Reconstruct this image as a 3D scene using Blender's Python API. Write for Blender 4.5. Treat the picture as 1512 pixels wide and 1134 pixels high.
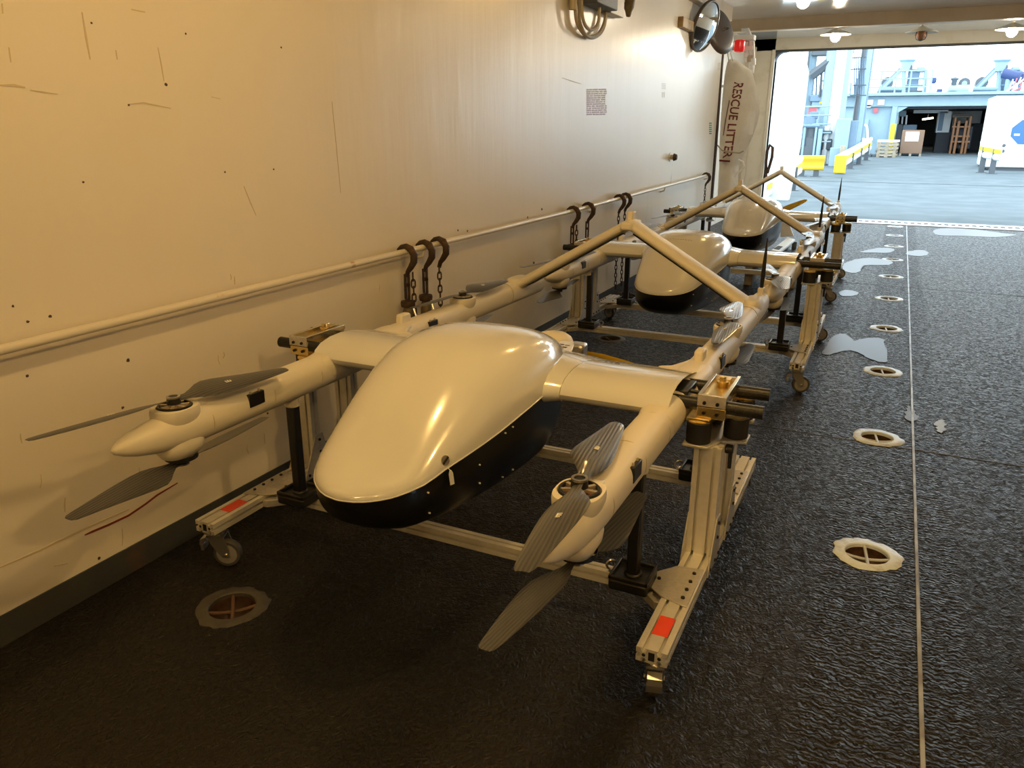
import bpy, math, random
from mathutils import Vector, Matrix
random.seed(7)
for o in list(bpy.data.objects): bpy.data.objects.remove(o)
S = bpy.context.scene
COL = S.collection
V = Vector

# ------------------------------------------------------------------ camera
F_PX, PITCH, YAW, ROLL = 1143.3, .3178, .4472, .0031      # image taken as 1512x1134
CAM = V((0, 0, 1.6))
fw = V((-math.sin(YAW)*math.cos(PITCH), math.cos(YAW)*math.cos(PITCH), -math.sin(PITCH)))
rt = V((math.cos(YAW), math.sin(YAW), 0)); up = rt.cross(fw)
rt, up = math.cos(ROLL)*rt+math.sin(ROLL)*up, -math.sin(ROLL)*rt+math.cos(ROLL)*up
cd = bpy.data.cameras.new('camera'); cam = bpy.data.objects.new('camera', cd); COL.objects.link(cam)
m = Matrix.Identity(4)
for i in range(3): m[i][0], m[i][1], m[i][2], m[i][3] = rt[i], up[i], -fw[i], CAM[i]
cam.matrix_world = m
cd.sensor_width = 36; cd.lens = F_PX/1512*36; cd.clip_end = 500
S.camera = cam
def ray(px, py): return fw+rt*((px-756)/F_PX)-up*((py-567)/F_PX)
def at(px, py, x=None, y=None, z=None):                   # where a measured sight line meets a known plane of the place
    d = ray(px, py)
    if x is not None: t = (x-CAM.x)/d.x
    elif y is not None: t = (y-CAM.y)/d.y
    else: t = (z-CAM.z)/d.z
    return CAM+d*t

# ------------------------------------------------------------------ sky, exposure
w = bpy.data.worlds.new('overcast_sky'); S.world = w; w.use_nodes = True
bg = w.node_tree.nodes['Background']; bg.inputs[0].default_value = (.76, .91, 1.0, 1); bg.inputs[1].default_value = 4.8
S.view_settings.view_transform = 'Standard'; S.view_settings.look = 'None'
S.view_settings.exposure = 0.0; S.view_settings.gamma = 1.0; S.view_settings.use_curve_mapping = False
LAMP_E, BULB_E = 350.0, 330.0
WARM = (1.0, .63, .22)

# ------------------------------------------------------------------ mesh helpers
class MB:
    def __init__(s): s.v = []; s.f = []
    def add(s, vs, fs):
        n = len(s.v); s.v += [tuple(a) for a in vs]; s.f += [tuple(i+n for i in q) for q in fs]; return s
    def box(s, lo, hi, rot=None, piv=None):
        x0, y0, z0 = lo; x1, y1, z1 = hi
        vs = [V(p) for p in ((x0,y0,z0),(x1,y0,z0),(x1,y1,z0),(x0,y1,z0),(x0,y0,z1),(x1,y0,z1),(x1,y1,z1),(x0,y1,z1))]
        if rot is not None:
            c = V(piv) if piv is not None else (V(lo)+V(hi))/2
            vs = [c+rot@(p-c) for p in vs]
        return s.add(vs, [(0,3,2,1),(4,5,6,7),(0,1,5,4),(1,2,6,5),(2,3,7,6),(3,0,4,7)])
    def cyl(s, p0, p1, r0, r1=None, n=12, cap=True):
        r1 = r0 if r1 is None else r1
        p0, p1 = V(p0), V(p1); d = (p1-p0).normalized()
        a = d.orthogonal().normalized(); b = d.cross(a)
        vs = []
        for p, r in ((p0, r0), (p1, r1)):
            vs += [p+(a*math.cos(2*math.pi*i/n)+b*math.sin(2*math.pi*i/n))*r for i in range(n)]
        fs = [(i, (i+1) % n, n+(i+1) % n, n+i) for i in range(n)]
        if cap: fs += [tuple(range(n-1, -1, -1)), tuple(range(n, 2*n))]
        return s.add(vs, fs)
    def tube(s, path, r, n=8, closed=False):
        P = [V(p) for p in path]; k = len(P); rs = r if isinstance(r, (list, tuple)) else [r]*k
        rings = []; ref = None
        for i in range(k):
            if closed: t = (P[(i+1) % k]-P[i-1]).normalized()
            else: t = (P[min(i+1, k-1)]-P[max(i-1, 0)]).normalized()
            if ref is None: ref = t.orthogonal().normalized()
            ref = (ref-t*ref.dot(t)).normalized(); b = t.cross(ref)
            rings.append([P[i]+(ref*math.cos(2*math.pi*j/n)+b*math.sin(2*math.pi*j/n))*rs[i] for j in range(n)])
        return s.loft(rings, not closed, not closed, closed)
    def loft(s, rings, cap0=True, cap1=True, closed=False):
        n = len(rings[0]); k = len(rings); vs = [p for q in rings for p in q]; fs = []
        for i in range(k if closed else k-1):
            a, b = i*n, ((i+1) % k)*n
            fs += [(a+j, a+(j+1) % n, b+(j+1) % n, b+j) for j in range(n)]
        if cap0: fs.append(tuple(range(n-1, -1, -1)))
        if cap1: fs.append(tuple(range((k-1)*n, k*n)))
        return s.add(vs, fs)
    def grid(s, rows):
        n = len(rows[0]); vs = [p for q in rows for p in q]
        return s.add(vs, [(i*n+j, i*n+j+1, (i+1)*n+j+1, (i+1)*n+j) for i in range(len(rows)-1) for j in range(n-1)])
    def prism(s, poly, ax, lo, hi):                       # poly in the two other axes, extruded along axis ax
        def mk(a, b, c):
            return {'x': (c, a, b), 'y': (a, c, b), 'z': (a, b, c)}[ax]
        n = len(poly); vs = [mk(a, b, lo) for a, b in poly]+[mk(a, b, hi) for a, b in poly]
        fs = [(i, (i+1) % n, n+(i+1) % n, n+i) for i in range(n)]+[tuple(range(n-1, -1, -1)), tuple(range(n, 2*n))]
        return s.add(vs, fs)
    def lathe(s, prof, c, n=24, cap0=False, cap1=False):  # prof: (r, z); around vertical axis at c
        c = V(c)
        rings = [[c+V((r*math.cos(2*math.pi*j/n), r*math.sin(2*math.pi*j/n), z)) for j in range(n)] for r, z in prof]
        return s.loft(rings, cap0, cap1)
    def mesh(s, name, mat, smooth=True, ang=38, org=V((0,0,0))):
        me = bpy.data.meshes.new(name)
        me.from_pydata([tuple(V(p)-org) for p in s.v], [], s.f)
        import bmesh
        b = bmesh.new(); b.from_mesh(me); bmesh.ops.recalc_face_normals(b, faces=b.faces); b.to_mesh(me); b.free()
        if smooth:
            me.polygons.foreach_set('use_smooth', [True]*len(me.polygons)); me.set_sharp_from_angle(angle=math.radians(ang))
        me.materials.append(mat); me.update(); return me
    def build(s, name, mat, parent=None, bevel=0, smooth=True, ang=38):
        org = V((0,0,0)); p = parent
        while p is not None: org += p.location; p = p.parent
        o = bpy.data.objects.new(name, s.mesh(name, mat, smooth, ang, org)); COL.objects.link(o)
        if parent is not None: o.parent = parent
        if bevel: bev(o, bevel)
        return o
def bev(o, wd, seg=2):
    b = o.modifiers.new('bevel', 'BEVEL'); b.width = wd; b.segments = seg; b.limit_method = 'ANGLE'; b.angle_limit = math.radians(40)
def inst(name, me, parent, loc, rot=(0,0,0), world=True):
    o = bpy.data.objects.new(name, me); COL.objects.link(o); o.parent = parent
    l = V(loc)
    if world:
        p = parent
        while p is not None: l -= p.location; p = p.parent
    o.location = l; o.rotation_euler = rot; return o
def tag(o, label=None, cat=None, group=None, kind=None):
    if label: o['label'] = label
    if cat: o['category'] = cat
    if group: o['group'] = group
    if kind: o['kind'] = kind
    return o
def thing(name, label, cat, loc=(0,0,0), group=None):
    o = bpy.data.objects.new(name, None); COL.objects.link(o); o.location = loc; o.empty_display_size = .1
    return tag(o, label, cat, group)
def struct(name, mb, mat, parent=None, **k):
    o = mb.build(name, mat, parent, **k)
    if parent is None: o['kind'] = 'structure'
    return o
def copy_tree(o, parent=None):
    c = o.copy(); COL.objects.link(c); c.parent = parent
    for ch in list(o.children): copy_tree(ch, c)
    return c
def rotz(a): return Matrix.Rotation(a, 3, 'Z')

# ------------------------------------------------------------------ materials
def mat(name, col, rough=.5, metal=0., bump=None, var=None, coat=0., emit=None, spec=None, stretch=None, rvar=0., trans=0., ior=None):
    M = bpy.data.materials.new(name); M.use_nodes = True
    nt = M.node_tree; N = nt.nodes; L = nt.links; b = N['Principled BSDF']
    b.inputs['Base Color'].default_value = (*col, 1); b.inputs['Roughness'].default_value = rough; b.inputs['Metallic'].default_value = metal
    if coat: b.inputs['Coat Weight'].default_value = coat; b.inputs['Coat Roughness'].default_value = .06
    if spec is not None: b.inputs['Specular IOR Level'].default_value = spec
    if trans: b.inputs['Transmission Weight'].default_value = trans
    if ior: b.inputs['IOR'].default_value = ior
    if emit: b.inputs['Emission Color'].default_value = (*emit[0], 1); b.inputs['Emission Strength'].default_value = emit[1]
    tc = N.new('ShaderNodeTexCoord'); mp = N.new('ShaderNodeMapping'); L.new(tc.outputs['Object'], mp.inputs[0])
    if stretch: mp.inputs['Scale'].default_value = stretch
    if var:
        sc, c2, lo, hi = var
        n = N.new('ShaderNodeTexNoise'); n.inputs['Scale'].default_value = sc; n.inputs['Detail'].default_value = 6; L.new(mp.outputs[0], n.inputs['Vector'])
        r = N.new('ShaderNodeValToRGB'); r.color_ramp.elements[0].position = lo; r.color_ramp.elements[1].position = hi
        r.color_ramp.elements[0].color = (*col, 1); r.color_ramp.elements[1].color = (*c2, 1)
        L.new(n.outputs['Fac'], r.inputs[0]); L.new(r.outputs[0], b.inputs['Base Color'])
        if rvar:
            mr = N.new('ShaderNodeMapRange'); mr.inputs[3].default_value = rough-rvar; mr.inputs[4].default_value = rough+rvar
            L.new(n.outputs['Fac'], mr.inputs[0]); L.new(mr.outputs[0], b.inputs['Roughness'])
    if bump:
        sc, st, dist = bump
        n2 = N.new('ShaderNodeTexNoise'); n2.inputs['Scale'].default_value = sc; n2.inputs['Detail'].default_value = 3; L.new(mp.outputs[0], n2.inputs['Vector'])
        bp = N.new('ShaderNodeBump'); bp.inputs['Strength'].default_value = st; bp.inputs['Distance'].default_value = dist
        L.new(n2.outputs['Fac'], bp.inputs['Height']); L.new(bp.outputs[0], b.inputs['Normal'])
    return M

WALL = mat('wall_paint', (.80,.74,.635), .28, var=(1.3,(.785,.715,.60),.35,.85), bump=(2.6,.13,.03), stretch=(1,2.4,.35), rvar=.015)
CEIL = mat('ceiling_paint', (.84,.83,.79), .18, coat=.5, var=(2.,(.76,.73,.67),.55,.8), bump=(1.5,.03,.01))
BEAMP = mat('beam_paint', (.62,.50,.35), .4, var=(4,(.55,.44,.30),.4,.7))
FRAMEP = mat('frame_paint', (.70,.64,.52), .4, var=(3,(.5,.42,.3),.55,.8))
BASE = mat('baseboard_grey', (.045,.048,.045), .5, var=(6,(.09,.06,.045),.6,.75), bump=(60,.3,.004))
def floor_mat():
    M = mat('nonskid_deck', (.05,.048,.045), .42, spec=.24); nt = M.node_tree; N = nt.nodes; L = nt.links; b = N['Principled BSDF']
    tc = N.new('ShaderNodeTexCoord')
    big = N.new('ShaderNodeTexNoise'); big.inputs['Scale'].default_value = .8; big.inputs['Detail'].default_value = 5; L.new(tc.outputs['Object'], big.inputs['Vector'])
    r = N.new('ShaderNodeValToRGB'); r.color_ramp.elements[0].position = .35; r.color_ramp.elements[1].position = .7
    r.color_ramp.elements[0].color = (.008,.0078,.0075,1); r.color_ramp.elements[1].color = (.018,.0145,.011,1)
    L.new(big.outputs['Fac'], r.inputs[0]); L.new(r.outputs[0], b.inputs['Base Color'])
    gr = N.new('ShaderNodeTexNoise'); gr.inputs['Scale'].default_value = 34; gr.inputs['Detail'].default_value = 2; gr.inputs['Distortion'].default_value = 1.2; L.new(tc.outputs['Object'], gr.inputs['Vector'])
    mr = N.new('ShaderNodeMapRange'); mr.inputs[1].default_value = .36; mr.inputs[2].default_value = .64; mr.inputs[3].default_value = .31; mr.inputs[4].default_value = .66
    L.new(gr.outputs['Fac'], mr.inputs[0]); L.new(mr.outputs[0], b.inputs['Roughness'])
    # crawling rope-like grit
    mp = N.new('ShaderNodeMapping'); mp.inputs['Scale'].default_value = (46,36,1); L.new(tc.outputs['Object'], mp.inputs[0])
    n = N.new('ShaderNodeTexNoise'); n.inputs['Scale'].default_value = 1; n.inputs['Detail'].default_value = 3; n.inputs['Distortion'].default_value = 1.6; L.new(mp.outputs[0], n.inputs['Vector'])
    # rolled strip with cross ridges beside the seam
    wv = N.new('ShaderNodeTexWave'); wv.bands_direction = 'Y'; wv.inputs['Scale'].default_value = 13; wv.inputs['Distortion'].default_value = 9; wv.inputs['Detail'].default_value = 2; wv.inputs['Detail Scale'].default_value = 2.5
    L.new(tc.outputs['Object'], wv.inputs['Vector'])
    sx = N.new('ShaderNodeSeparateXYZ'); L.new(tc.outputs['Object'], sx.inputs[0])
    a = N.new('ShaderNodeMapRange'); a.interpolation_type = 'SMOOTHSTEP'
    d = N.new('ShaderNodeMath'); d.operation = 'SUBTRACT'; d.inputs[1].default_value = .18; L.new(sx.outputs[0], d.inputs[0])
    e = N.new('ShaderNodeMath'); e.operation = 'ABSOLUTE'; L.new(d.outputs[0], e.inputs[0])
    a.inputs[1].default_value = .20; a.inputs[2].default_value = .26; a.inputs[3].default_value = .8; a.inputs[4].default_value = 0; L.new(e.outputs[0], a.inputs[0])
    mx = N.new('ShaderNodeMix'); mx.data_type = 'FLOAT'; L.new(a.outputs[0], mx.inputs['Factor']); L.new(n.outputs['Fac'], mx.inputs['A']); L.new(wv.outputs['Fac'], mx.inputs['B'])
    bp = N.new('ShaderNodeBump'); bp.inputs['Strength'].default_value = 1.0; bp.inputs['Distance'].default_value = .010
    L.new(mx.outputs['Result'], bp.inputs['Height']); L.new(bp.outputs[0], b.inputs['Normal'])
    return M
FLOOR = floor_mat()
DECK = mat('outer_deck', (.10,.125,.14), .8, spec=.15, var=(1.2,(.14,.17,.185),.35,.7), bump=(30,.2,.005))
GEL = mat('white_gelcoat', (.72,.71,.66), .22, coat=.9)
COVER = mat('cream_cover', (.76,.70,.58), .45, bump=(400,.05,.001))
BLACKG = mat('black_gelcoat', (.006,.006,.006), .32, coat=.12, spec=.35)
CARB = mat('carbon_weave', (.010,.010,.010), .38, var=(180,(.024,.023,.022),.45,.6), spec=.35)
def prop_mat():
    M = mat('ribbed_carbon', (.05,.05,.05), .33, coat=.3); nt = M.node_tree; N = nt.nodes; L = nt.links; b = N['Principled BSDF']
    tc = N.new('ShaderNodeTexCoord'); wv = N.new('ShaderNodeTexWave'); wv.bands_direction = 'Y'; wv.inputs['Scale'].default_value = 34; wv.inputs['Distortion'].default_value = .3
    L.new(tc.outputs['Object'], wv.inputs['Vector'])
    r = N.new('ShaderNodeValToRGB'); r.color_ramp.elements[0].color = (.030,.030,.030,1); r.color_ramp.elements[1].color = (.075,.075,.075,1); L.new(wv.outputs['Fac'], r.inputs[0]); L.new(r.outputs[0], b.inputs['Base Color'])
    bp = N.new('ShaderNodeBump'); bp.inputs['Strength'].default_value = .25; bp.inputs['Distance'].default_value = .003; L.new(wv.outputs['Fac'], bp.inputs['Height']); L.new(bp.outputs[0], b.inputs['Normal'])
    return M
PROP = prop_mat()
ALU = mat('anodised_aluminium', (.76,.73,.66), .32, .30, var=(40,(.70,.67,.60),.4,.7))
PLATE = mat('plate_aluminium', (.60,.57,.52), .42, .5, var=(60,(.5,.48,.44),.4,.7))
GOLD = mat('warm_tinted_clamp', (.80,.62,.27), .26, .95)  # machined aluminium; gold of the warm lamplight put into the colour
CLAMPA = mat('clamp_rail', (.78,.72,.56), .22, .95)
RUBBER = mat('black_rubber', (.012,.011,.010), .55)
BPLAST = mat('black_plastic', (.010,.010,.010), .38)
STEEL = mat('zinc_steel', (.62,.60,.56), .28, .95)
BOLT = mat('black_oxide_bolt', (.03,.025,.02), .35, .7)
TYRE = mat('grey_tyre', (.07,.068,.065), .5)
WHEELH = mat('wheel_hub', (.30,.29,.27), .45)
REDTAPE = mat('red_tape', (.85,.07,.02), .5)
YEL = mat('yellow_paint', (.72,.46,.03), .4)
WHITE = mat('white_print', (.85,.83,.78), .5)
DARKH = mat('hollow_shade', (.012,.010,.009), .7)  # near-black that puts the shade of hollows into the colour
COPPER = mat('copper_winding', (.45,.16,.06), .4, .6)
RUST = mat('rusty_iron', (.055,.036,.026), .6, .4, var=(30,(.10,.055,.03),.45,.7), bump=(90,.3,.003))
OLIVE = mat('olive_barrel', (.20,.16,.08), .5, .2, var=(20,(.10,.08,.05),.4,.7))
RAILP = mat('rail_paint', (.74,.68,.56), .28, var=(14,(.42,.26,.14),.66,.74), stretch=(1,.5,1))
CANVAS = mat('tan_canvas', (.80,.75,.66), .75, var=(5,(.72,.66,.54),.4,.7), bump=(9,.5,.02))
MAROON = mat('maroon_stencil', (.16,.02,.018), .6)
PURPLE = mat('purple_stencil', (.56,.46,.62), .6)
GREENT = mat('green_label', (.02,.20,.17), .6)
GREYMARK = mat('faded_mark', (.56,.52,.45), .5)
CHIP = mat('paint_chip', (.07,.045,.03), .7)
SCUFF = mat('brown_scuff', (.60,.50,.34), .6)
REDSCR = mat('red_scratch', (.22,.03,.02), .6)
ROPE = mat('tan_rope', (.42,.36,.22), .8)
MIRROR = mat('mirror_glass', (.92,.94,.95), .02, 1.)
MIRB = mat('mirror_back', (.07,.052,.04), .35)
REDL = mat('red_lens', (.75,.01,.015), .15, emit=((1,.02,.02), .25))
CONDUIT = mat('conduit_paint', (.50,.44,.33), .35)
WATER = mat('wet_deck', (.05,.05,.05), .30, spec=.16)
PAINTRING = mat('white_deck_paint', (.78,.88,1.0), .35, var=(24,(.50,.55,.60),.5,.75), bump=(60,.3,.004))
DARKRING = mat('bare_socket_collar', (.085,.078,.065), .5, var=(24,(.05,.045,.04),.4,.7))
CUP = mat('socket_cup', (.045,.02,.011), .55, .1, var=(40,(.09,.04,.02),.4,.7))
CUPBAR = mat('socket_bar', (.70,.74,.78), .4, .3)
CUPRUST = mat('rusty_bar', (.14,.075,.045), .6)
SEAM = mat('worn_seam', (.42,.46,.52), .4, .1, var=(8,(.20,.19,.18),.45,.65), stretch=(1,.6,1))
LBLUE = mat('pale_ship_blue', (.27,.39,.47), .5, var=(1.5,(.31,.43,.51),.4,.7))
MBLUE = mat('ship_blue_grey', (.16,.24,.33), .5)
DBLUE = mat('dark_navy', (.035,.06,.17), .5)
SWHITE = mat('ship_white', (.84,.86,.86), .5)
SGREY = mat('ship_grey', (.09,.105,.12), .5)
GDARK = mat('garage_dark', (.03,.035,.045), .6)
CARD = mat('cardboard', (.24,.15,.10), .8)
ORANGE = mat('forklift_orange', (.22,.09,.03), .5)
WOOD = mat('pallet_wood', (.42,.36,.27), .8, var=(8,(.28,.22,.16),.4,.7))
WINB = mat('blue_glazing', (.02,.12,.45), .15)
REDP = mat('red_paint', (.55,.12,.14), .5)
YELB = mat('bright_yellow', (.80,.62,.04), .5)
# ================================================================== THE SETTING
WX, CZ, DY = -2.41, 3.18, 15.9
SOCK_Y = [1.69+1.365*k for k in range(11)]
SOCK_X = (-1.9, .1)
HR = .084                                                  # hole radius of a tie-down socket
def floor_mesh():
    mb = MB(); xs = [-2.95, -2.2, -1.6, -.2, .4, 4.75]; y0, y1 = -5.1, DY
    def quad(a, b, c, d): mb.add([(a,c,0),(b,c,0),(b,d,0),(a,d,0)], [(0,1,2,3)])
    for i in (0, 2, 4):
        n = 12
        for k in range(n): quad(xs[i], xs[i+1], y0+(y1-y0)*k/n, y0+(y1-y0)*(k+1)/n)
    for i, cx in ((1, SOCK_X[0]), (3, SOCK_X[1])):
        yy = y0
        for cy in SOCK_Y:
            quad(xs[i], xs[i+1], yy, cy-.3)
            n = 32; vs = []
            for j in range(n):
                a = 2*math.pi*j/n; c, s = math.cos(a), math.sin(a); k = .3/max(abs(c), abs(s))
                vs.append((cx+c*k, cy+s*k, 0))
            vs += [(cx+HR*math.cos(2*math.pi*j/n), cy+HR*math.sin(2*math.pi*j/n), 0) for j in range(n)]
            mb.add(vs, [(j, (j+1) % n, n+(j+1) % n, n+j) for j in range(n)])
            yy = cy+.3
        quad(xs[i], xs[i+1], yy, y1)
    return mb
floor = struct('floor', floor_mesh(), FLOOR, smooth=False)
struct('wall_left', MB().box((-2.95,-5.1,-.05),(WX,11.7,3.3)), WALL)
wall_left = bpy.data.objects['wall_left']
struct('wall_left_recess', MB().box((-2.95,11.7,-.05),(-2.82,DY,3.3)), WALL)
struct('wall_right', MB().box((4.6,-5.1,-.05),(4.75,DY,3.3)), WALL)
struct('wall_back', MB().box((-2.95,-5.25,-.05),(4.75,-5.1,3.3)), WALL)
struct('ceiling', MB().box((-2.95,-5.25,CZ),(4.75,DY+.25,CZ+.12)), CEIL)
struct('baseboard_left', MB().box((WX-.01,-5.1,-.01),(WX+.006,11.7,.105)), BASE)
# the big doorway
door = thing('door_1', None, None, (-2.3, DY, 0)); door['kind'] = 'structure'
MB().box((-2.83,DY-.02,-.02),(-2.3,DY+.22,CZ+.01)).build('jamb', FRAMEP, door, bevel=.012)
MB().box((-2.36,DY-.07,0),(-2.3,DY+.24,2.99)).build('jamb_edge', FRAMEP, door, bevel=.01)
MB().box((-2.72,DY-.06,0),(-2.64,DY,3.05)).build('stiffener', FRAMEP, door, bevel=.006)
MB().box((4.4,DY-.02,-.02),(4.75,DY+.22,CZ+.01)).build('jamb', FRAMEP, door, bevel=.012)
MB().box((-2.83,DY-.02,2.97),(4.75,DY+.22,CZ+.02)).build('lintel', FRAMEP, door, bevel=.01)
MB().box((-2.3,DY-.04,2.945),(4.4,DY+.02,2.985)).build('lintel_lip', BASE, door, bevel=.006)
MB().prism([(-2.3,2.96),(-2.3,2.80),(-2.285,2.86),(-2.25,2.91),(-2.2,2.94),(-2.1,2.955),(-2.1,2.96)], 'y', DY-.01, DY+.2).build('corner_fillet', SGREY, door)
# deck beams of the ceiling
for n, y in enumerate((13.0, 9.2, 5.4, 1.0, -2.6)):
    mb = MB().box((-2.9,y,3.02),(4.65,y+.05,CZ+.02)).box((-2.9,y-.07,3.005),(4.65,y+.12,3.022))
    if y < 2: mb = MB().box((-2.9,y,3.06),(4.65,y+.05,CZ+.02))
    struct('trim_%d' % (n+1), mb, BEAMP, bevel=.004)
struct('trim_6', MB().box((WX-.02,-5.1,3.0),(WX+.10,11.7,3.2)), BEAMP, bevel=.01)
# deck seams
sx = at(1347,610,z=0).x
struct('trim_7', MB().box((sx-.0065,-3,-.01),(sx+.0065,DY-.3,.004)), SEAM, bevel=.002)
ms = MB()
for y in (4.42-.1, 9.25): ms.box((-2.4,y-.004,-.01),(4.6,y+.004,.002))
struct('trim_8', ms, BASE, bevel=.002)
# door sill with its drain slots
ms = MB().box((-2.95,15.55,-.02),(4.75,16.25,.012))
struct('door_sill', ms, mat('worn_sill', (.40,.41,.42), .3, .3, var=(6,(.62,.63,.64),.4,.7)), bevel=.004)
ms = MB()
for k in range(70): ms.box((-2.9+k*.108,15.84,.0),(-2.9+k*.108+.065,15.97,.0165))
so = ms.build('drain_slot_shade', DARKH, bpy.data.objects['door_sill'], smooth=False); so['kind'] = 'stuff'  # solid dark blocks; the shade inside the slots is their colour
# weather deck, rising gently with the sheer of the ship
def dz(y): return max(0, (y-28.3)*.45/16.7)
md = MB(); ys_ = [16.2,22,28.3]+[28.3+4.4*k for k in range(1, 8)]
for a, b in zip(ys_, ys_[1:]):
    md.add([(-16,a,dz(a)),(26,a,dz(a)),(26,b,dz(b)),(-16,b,dz(b))], [(0,1,2,3)])
struct('ground_weather_deck', md, DECK, smooth=False)
md = MB(); y = 28.3
md.box((-16,y-.03,dz(y)-.02),(26,y+.03,dz(y)+.012)); struct('trim_9', md, SGREY)

# wet patches: smooth film of water lying in the hollows of the deck
def puddle(px, label, z=.0035):
    P = [at(a, b, z=z) for a, b in px]; c = sum(P, V((0,0,0)))/len(P); out = []
    k = len(P)
    for i in range(k):
        p0, p1, p2, p3 = P[i-1], P[i], P[(i+1) % k], P[(i+2) % k]
        for t in (0, .25, .5, .75):
            out.append(.5*((2*p1)+(p2-p0)*t+(2*p0-5*p1+4*p2-p3)*t*t+(3*p1-p0-3*p2+p3)*t**3)+V((random.uniform(-1,1), random.uniform(-1,1), 0))*.012)
    n = len(out); mb = MB()
    mb.add([c]+out+[(p[0], p[1], .0005) for p in [c+(q-c)*1.004 for q in out]], [(0, 1+i, 1+(i+1) % n) for i in range(n)]+[(1+i, 1+n+i, 1+n+(i+1) % n, 1+(i+1) % n) for i in range(n)])
    o = mb.build('puddle', WATER); tag(o, label, 'puddle', 'wet patches on the dark deck'); return o
puddle([(1214,520),(1232,497),(1247,493),(1262,503),(1278,499),(1303,500),(1306,512),(1312,531),(1296,534),(1275,525),(1262,518),(1243,519),(1226,523)], 'irregular shallow puddle beside rear wheel of second cart')
puddle([(1244,392),(1262,383),(1290,381),(1318,386),(1312,391),(1276,392),(1268,402),(1248,401)], 'pale wet patch beside third cart column')
puddle([(1270,372),(1296,366),(1318,367),(1314,373),(1290,373)], 'thin bright wet streak between two painted sockets near doorway')
puddle([(1342,371),(1362,369),(1371,374),(1362,378),(1340,376)], 'small bright wet patch across the seam near doorway')
puddle([(1238,432),(1250,428),(1268,432),(1262,436),(1244,437)], 'small faint wet patch next to second cart clamp column')
puddle([(1383,622),(1392,620),(1396,628),(1394,637),(1387,638),(1383,630)], 'small oval wet spot on open deck right of seam')
puddle([(1338,603),(1346,601),(1353,610),(1356,618),(1345,622),(1337,615)], 'small wet spot lying on the deck seam')
puddle([(1378,340),(1400,337),(1440,339),(1480,344),(1500,347),(1470,350),(1420,348),(1385,347)], 'long bright water film along the door sill')

# tie-down sockets let into the deck
def socket(cx, cy, white, label, grp, seed):
    rnd = random.Random(seed)
    t = thing('tie_down_socket', label, 'deck socket', (cx, cy, 0), grp)
    n = 40; ro = .125 if white else .12
    out = [ro*(1+rnd.uniform(-.05,.05)+.03*math.sin(3*i*.157+seed)) for i in range(n)]
    rings = []
    for rr, z in ((lambda i: out[i]+.004, .0005), (lambda i: out[i], .0035), (lambda i: HR+.012, .005), (lambda i: HR, .006), (lambda i: HR-.004, .002), (lambda i: HR-.004, -.012)):
        rings.append([(cx+rr(i)*math.cos(2*math.pi*i/n), cy+rr(i)*math.sin(2*math.pi*i/n), z) for i in range(n)])
    MB().loft(rings, False, False).build('painted_collar' if white else 'collar', PAINTRING if white else DARKRING, t)
    prof = [(HR-.003,-.004),(HR-.004,-.03),(.072,-.055),(.05,-.075),(.025,-.086),(.004,-.088)]
    MB().lathe(prof, (cx,cy,0), 28, False, True).build('cup', CUP, t)
    a0 = .12 if white else .75
    for k in range(2):
        a = a0+k*math.pi/2; d = V((math.cos(a), math.sin(a), 0)); c = V((cx,cy,-.008))
        pts = [c+d*(u*HR)+V((0,0,-.012*(1-u*u)*(0 if k else 1)-.002)) for u in (-1,-.6,-.25,0,.25,.6,1)]
        MB().tube(pts, .0065, 8).build('cross_bar', CUPBAR if white else CUPRUST, t)
    return t
for k, y in enumerate(SOCK_Y):
    if k >= 1: socket(.1, y, True, {1: 'white-ringed tie-down socket alongside the red-taped cart column', 2: 'white-ringed tie-down socket next to the cross seam in the deck', 3: 'white-ringed tie-down socket alongside the middle cart front wheel', 4: 'white-ringed tie-down socket beside the large irregular puddle', 5: 'white-ringed tie-down socket alongside front wheel of the cart closest to the doorway', 6: 'white-ringed tie-down socket alongside rear wheel of the cart closest to the doorway'}.get(k, 'white-ringed tie-down socket between the last cart and the door sill'), 'painted sockets along the seam', k)
    if k == 0: socket(-1.9, y, False, 'dark unpainted tie-down socket in deck beside the red-taped cart', 'sockets by the wall', 50)
    elif k == 3: socket(-1.9, y, False, 'bare tie-down socket in deck just before the second cart', 'sockets by the wall', 53)
    else: socket(-1.9, y, False, {1: 'bare tie-down socket in deck under the front of the red-taped cart', 2: 'bare tie-down socket in deck behind the red-taped cart', 4: 'bare tie-down socket in deck under the front of the middle cart', 5: 'bare tie-down socket in deck behind the middle cart', 6: 'bare tie-down socket in deck under the cart closest to the doorway', 7: 'bare tie-down socket in deck just behind the cart closest to the doorway', 8: 'bare tie-down socket in deck below the rescue bag', 9: 'bare tie-down socket in deck between the rescue bag and door jamb', 10: 'bare tie-down socket in deck at the foot of the door jamb'}[k], 'sockets by the wall', 50+k)

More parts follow.
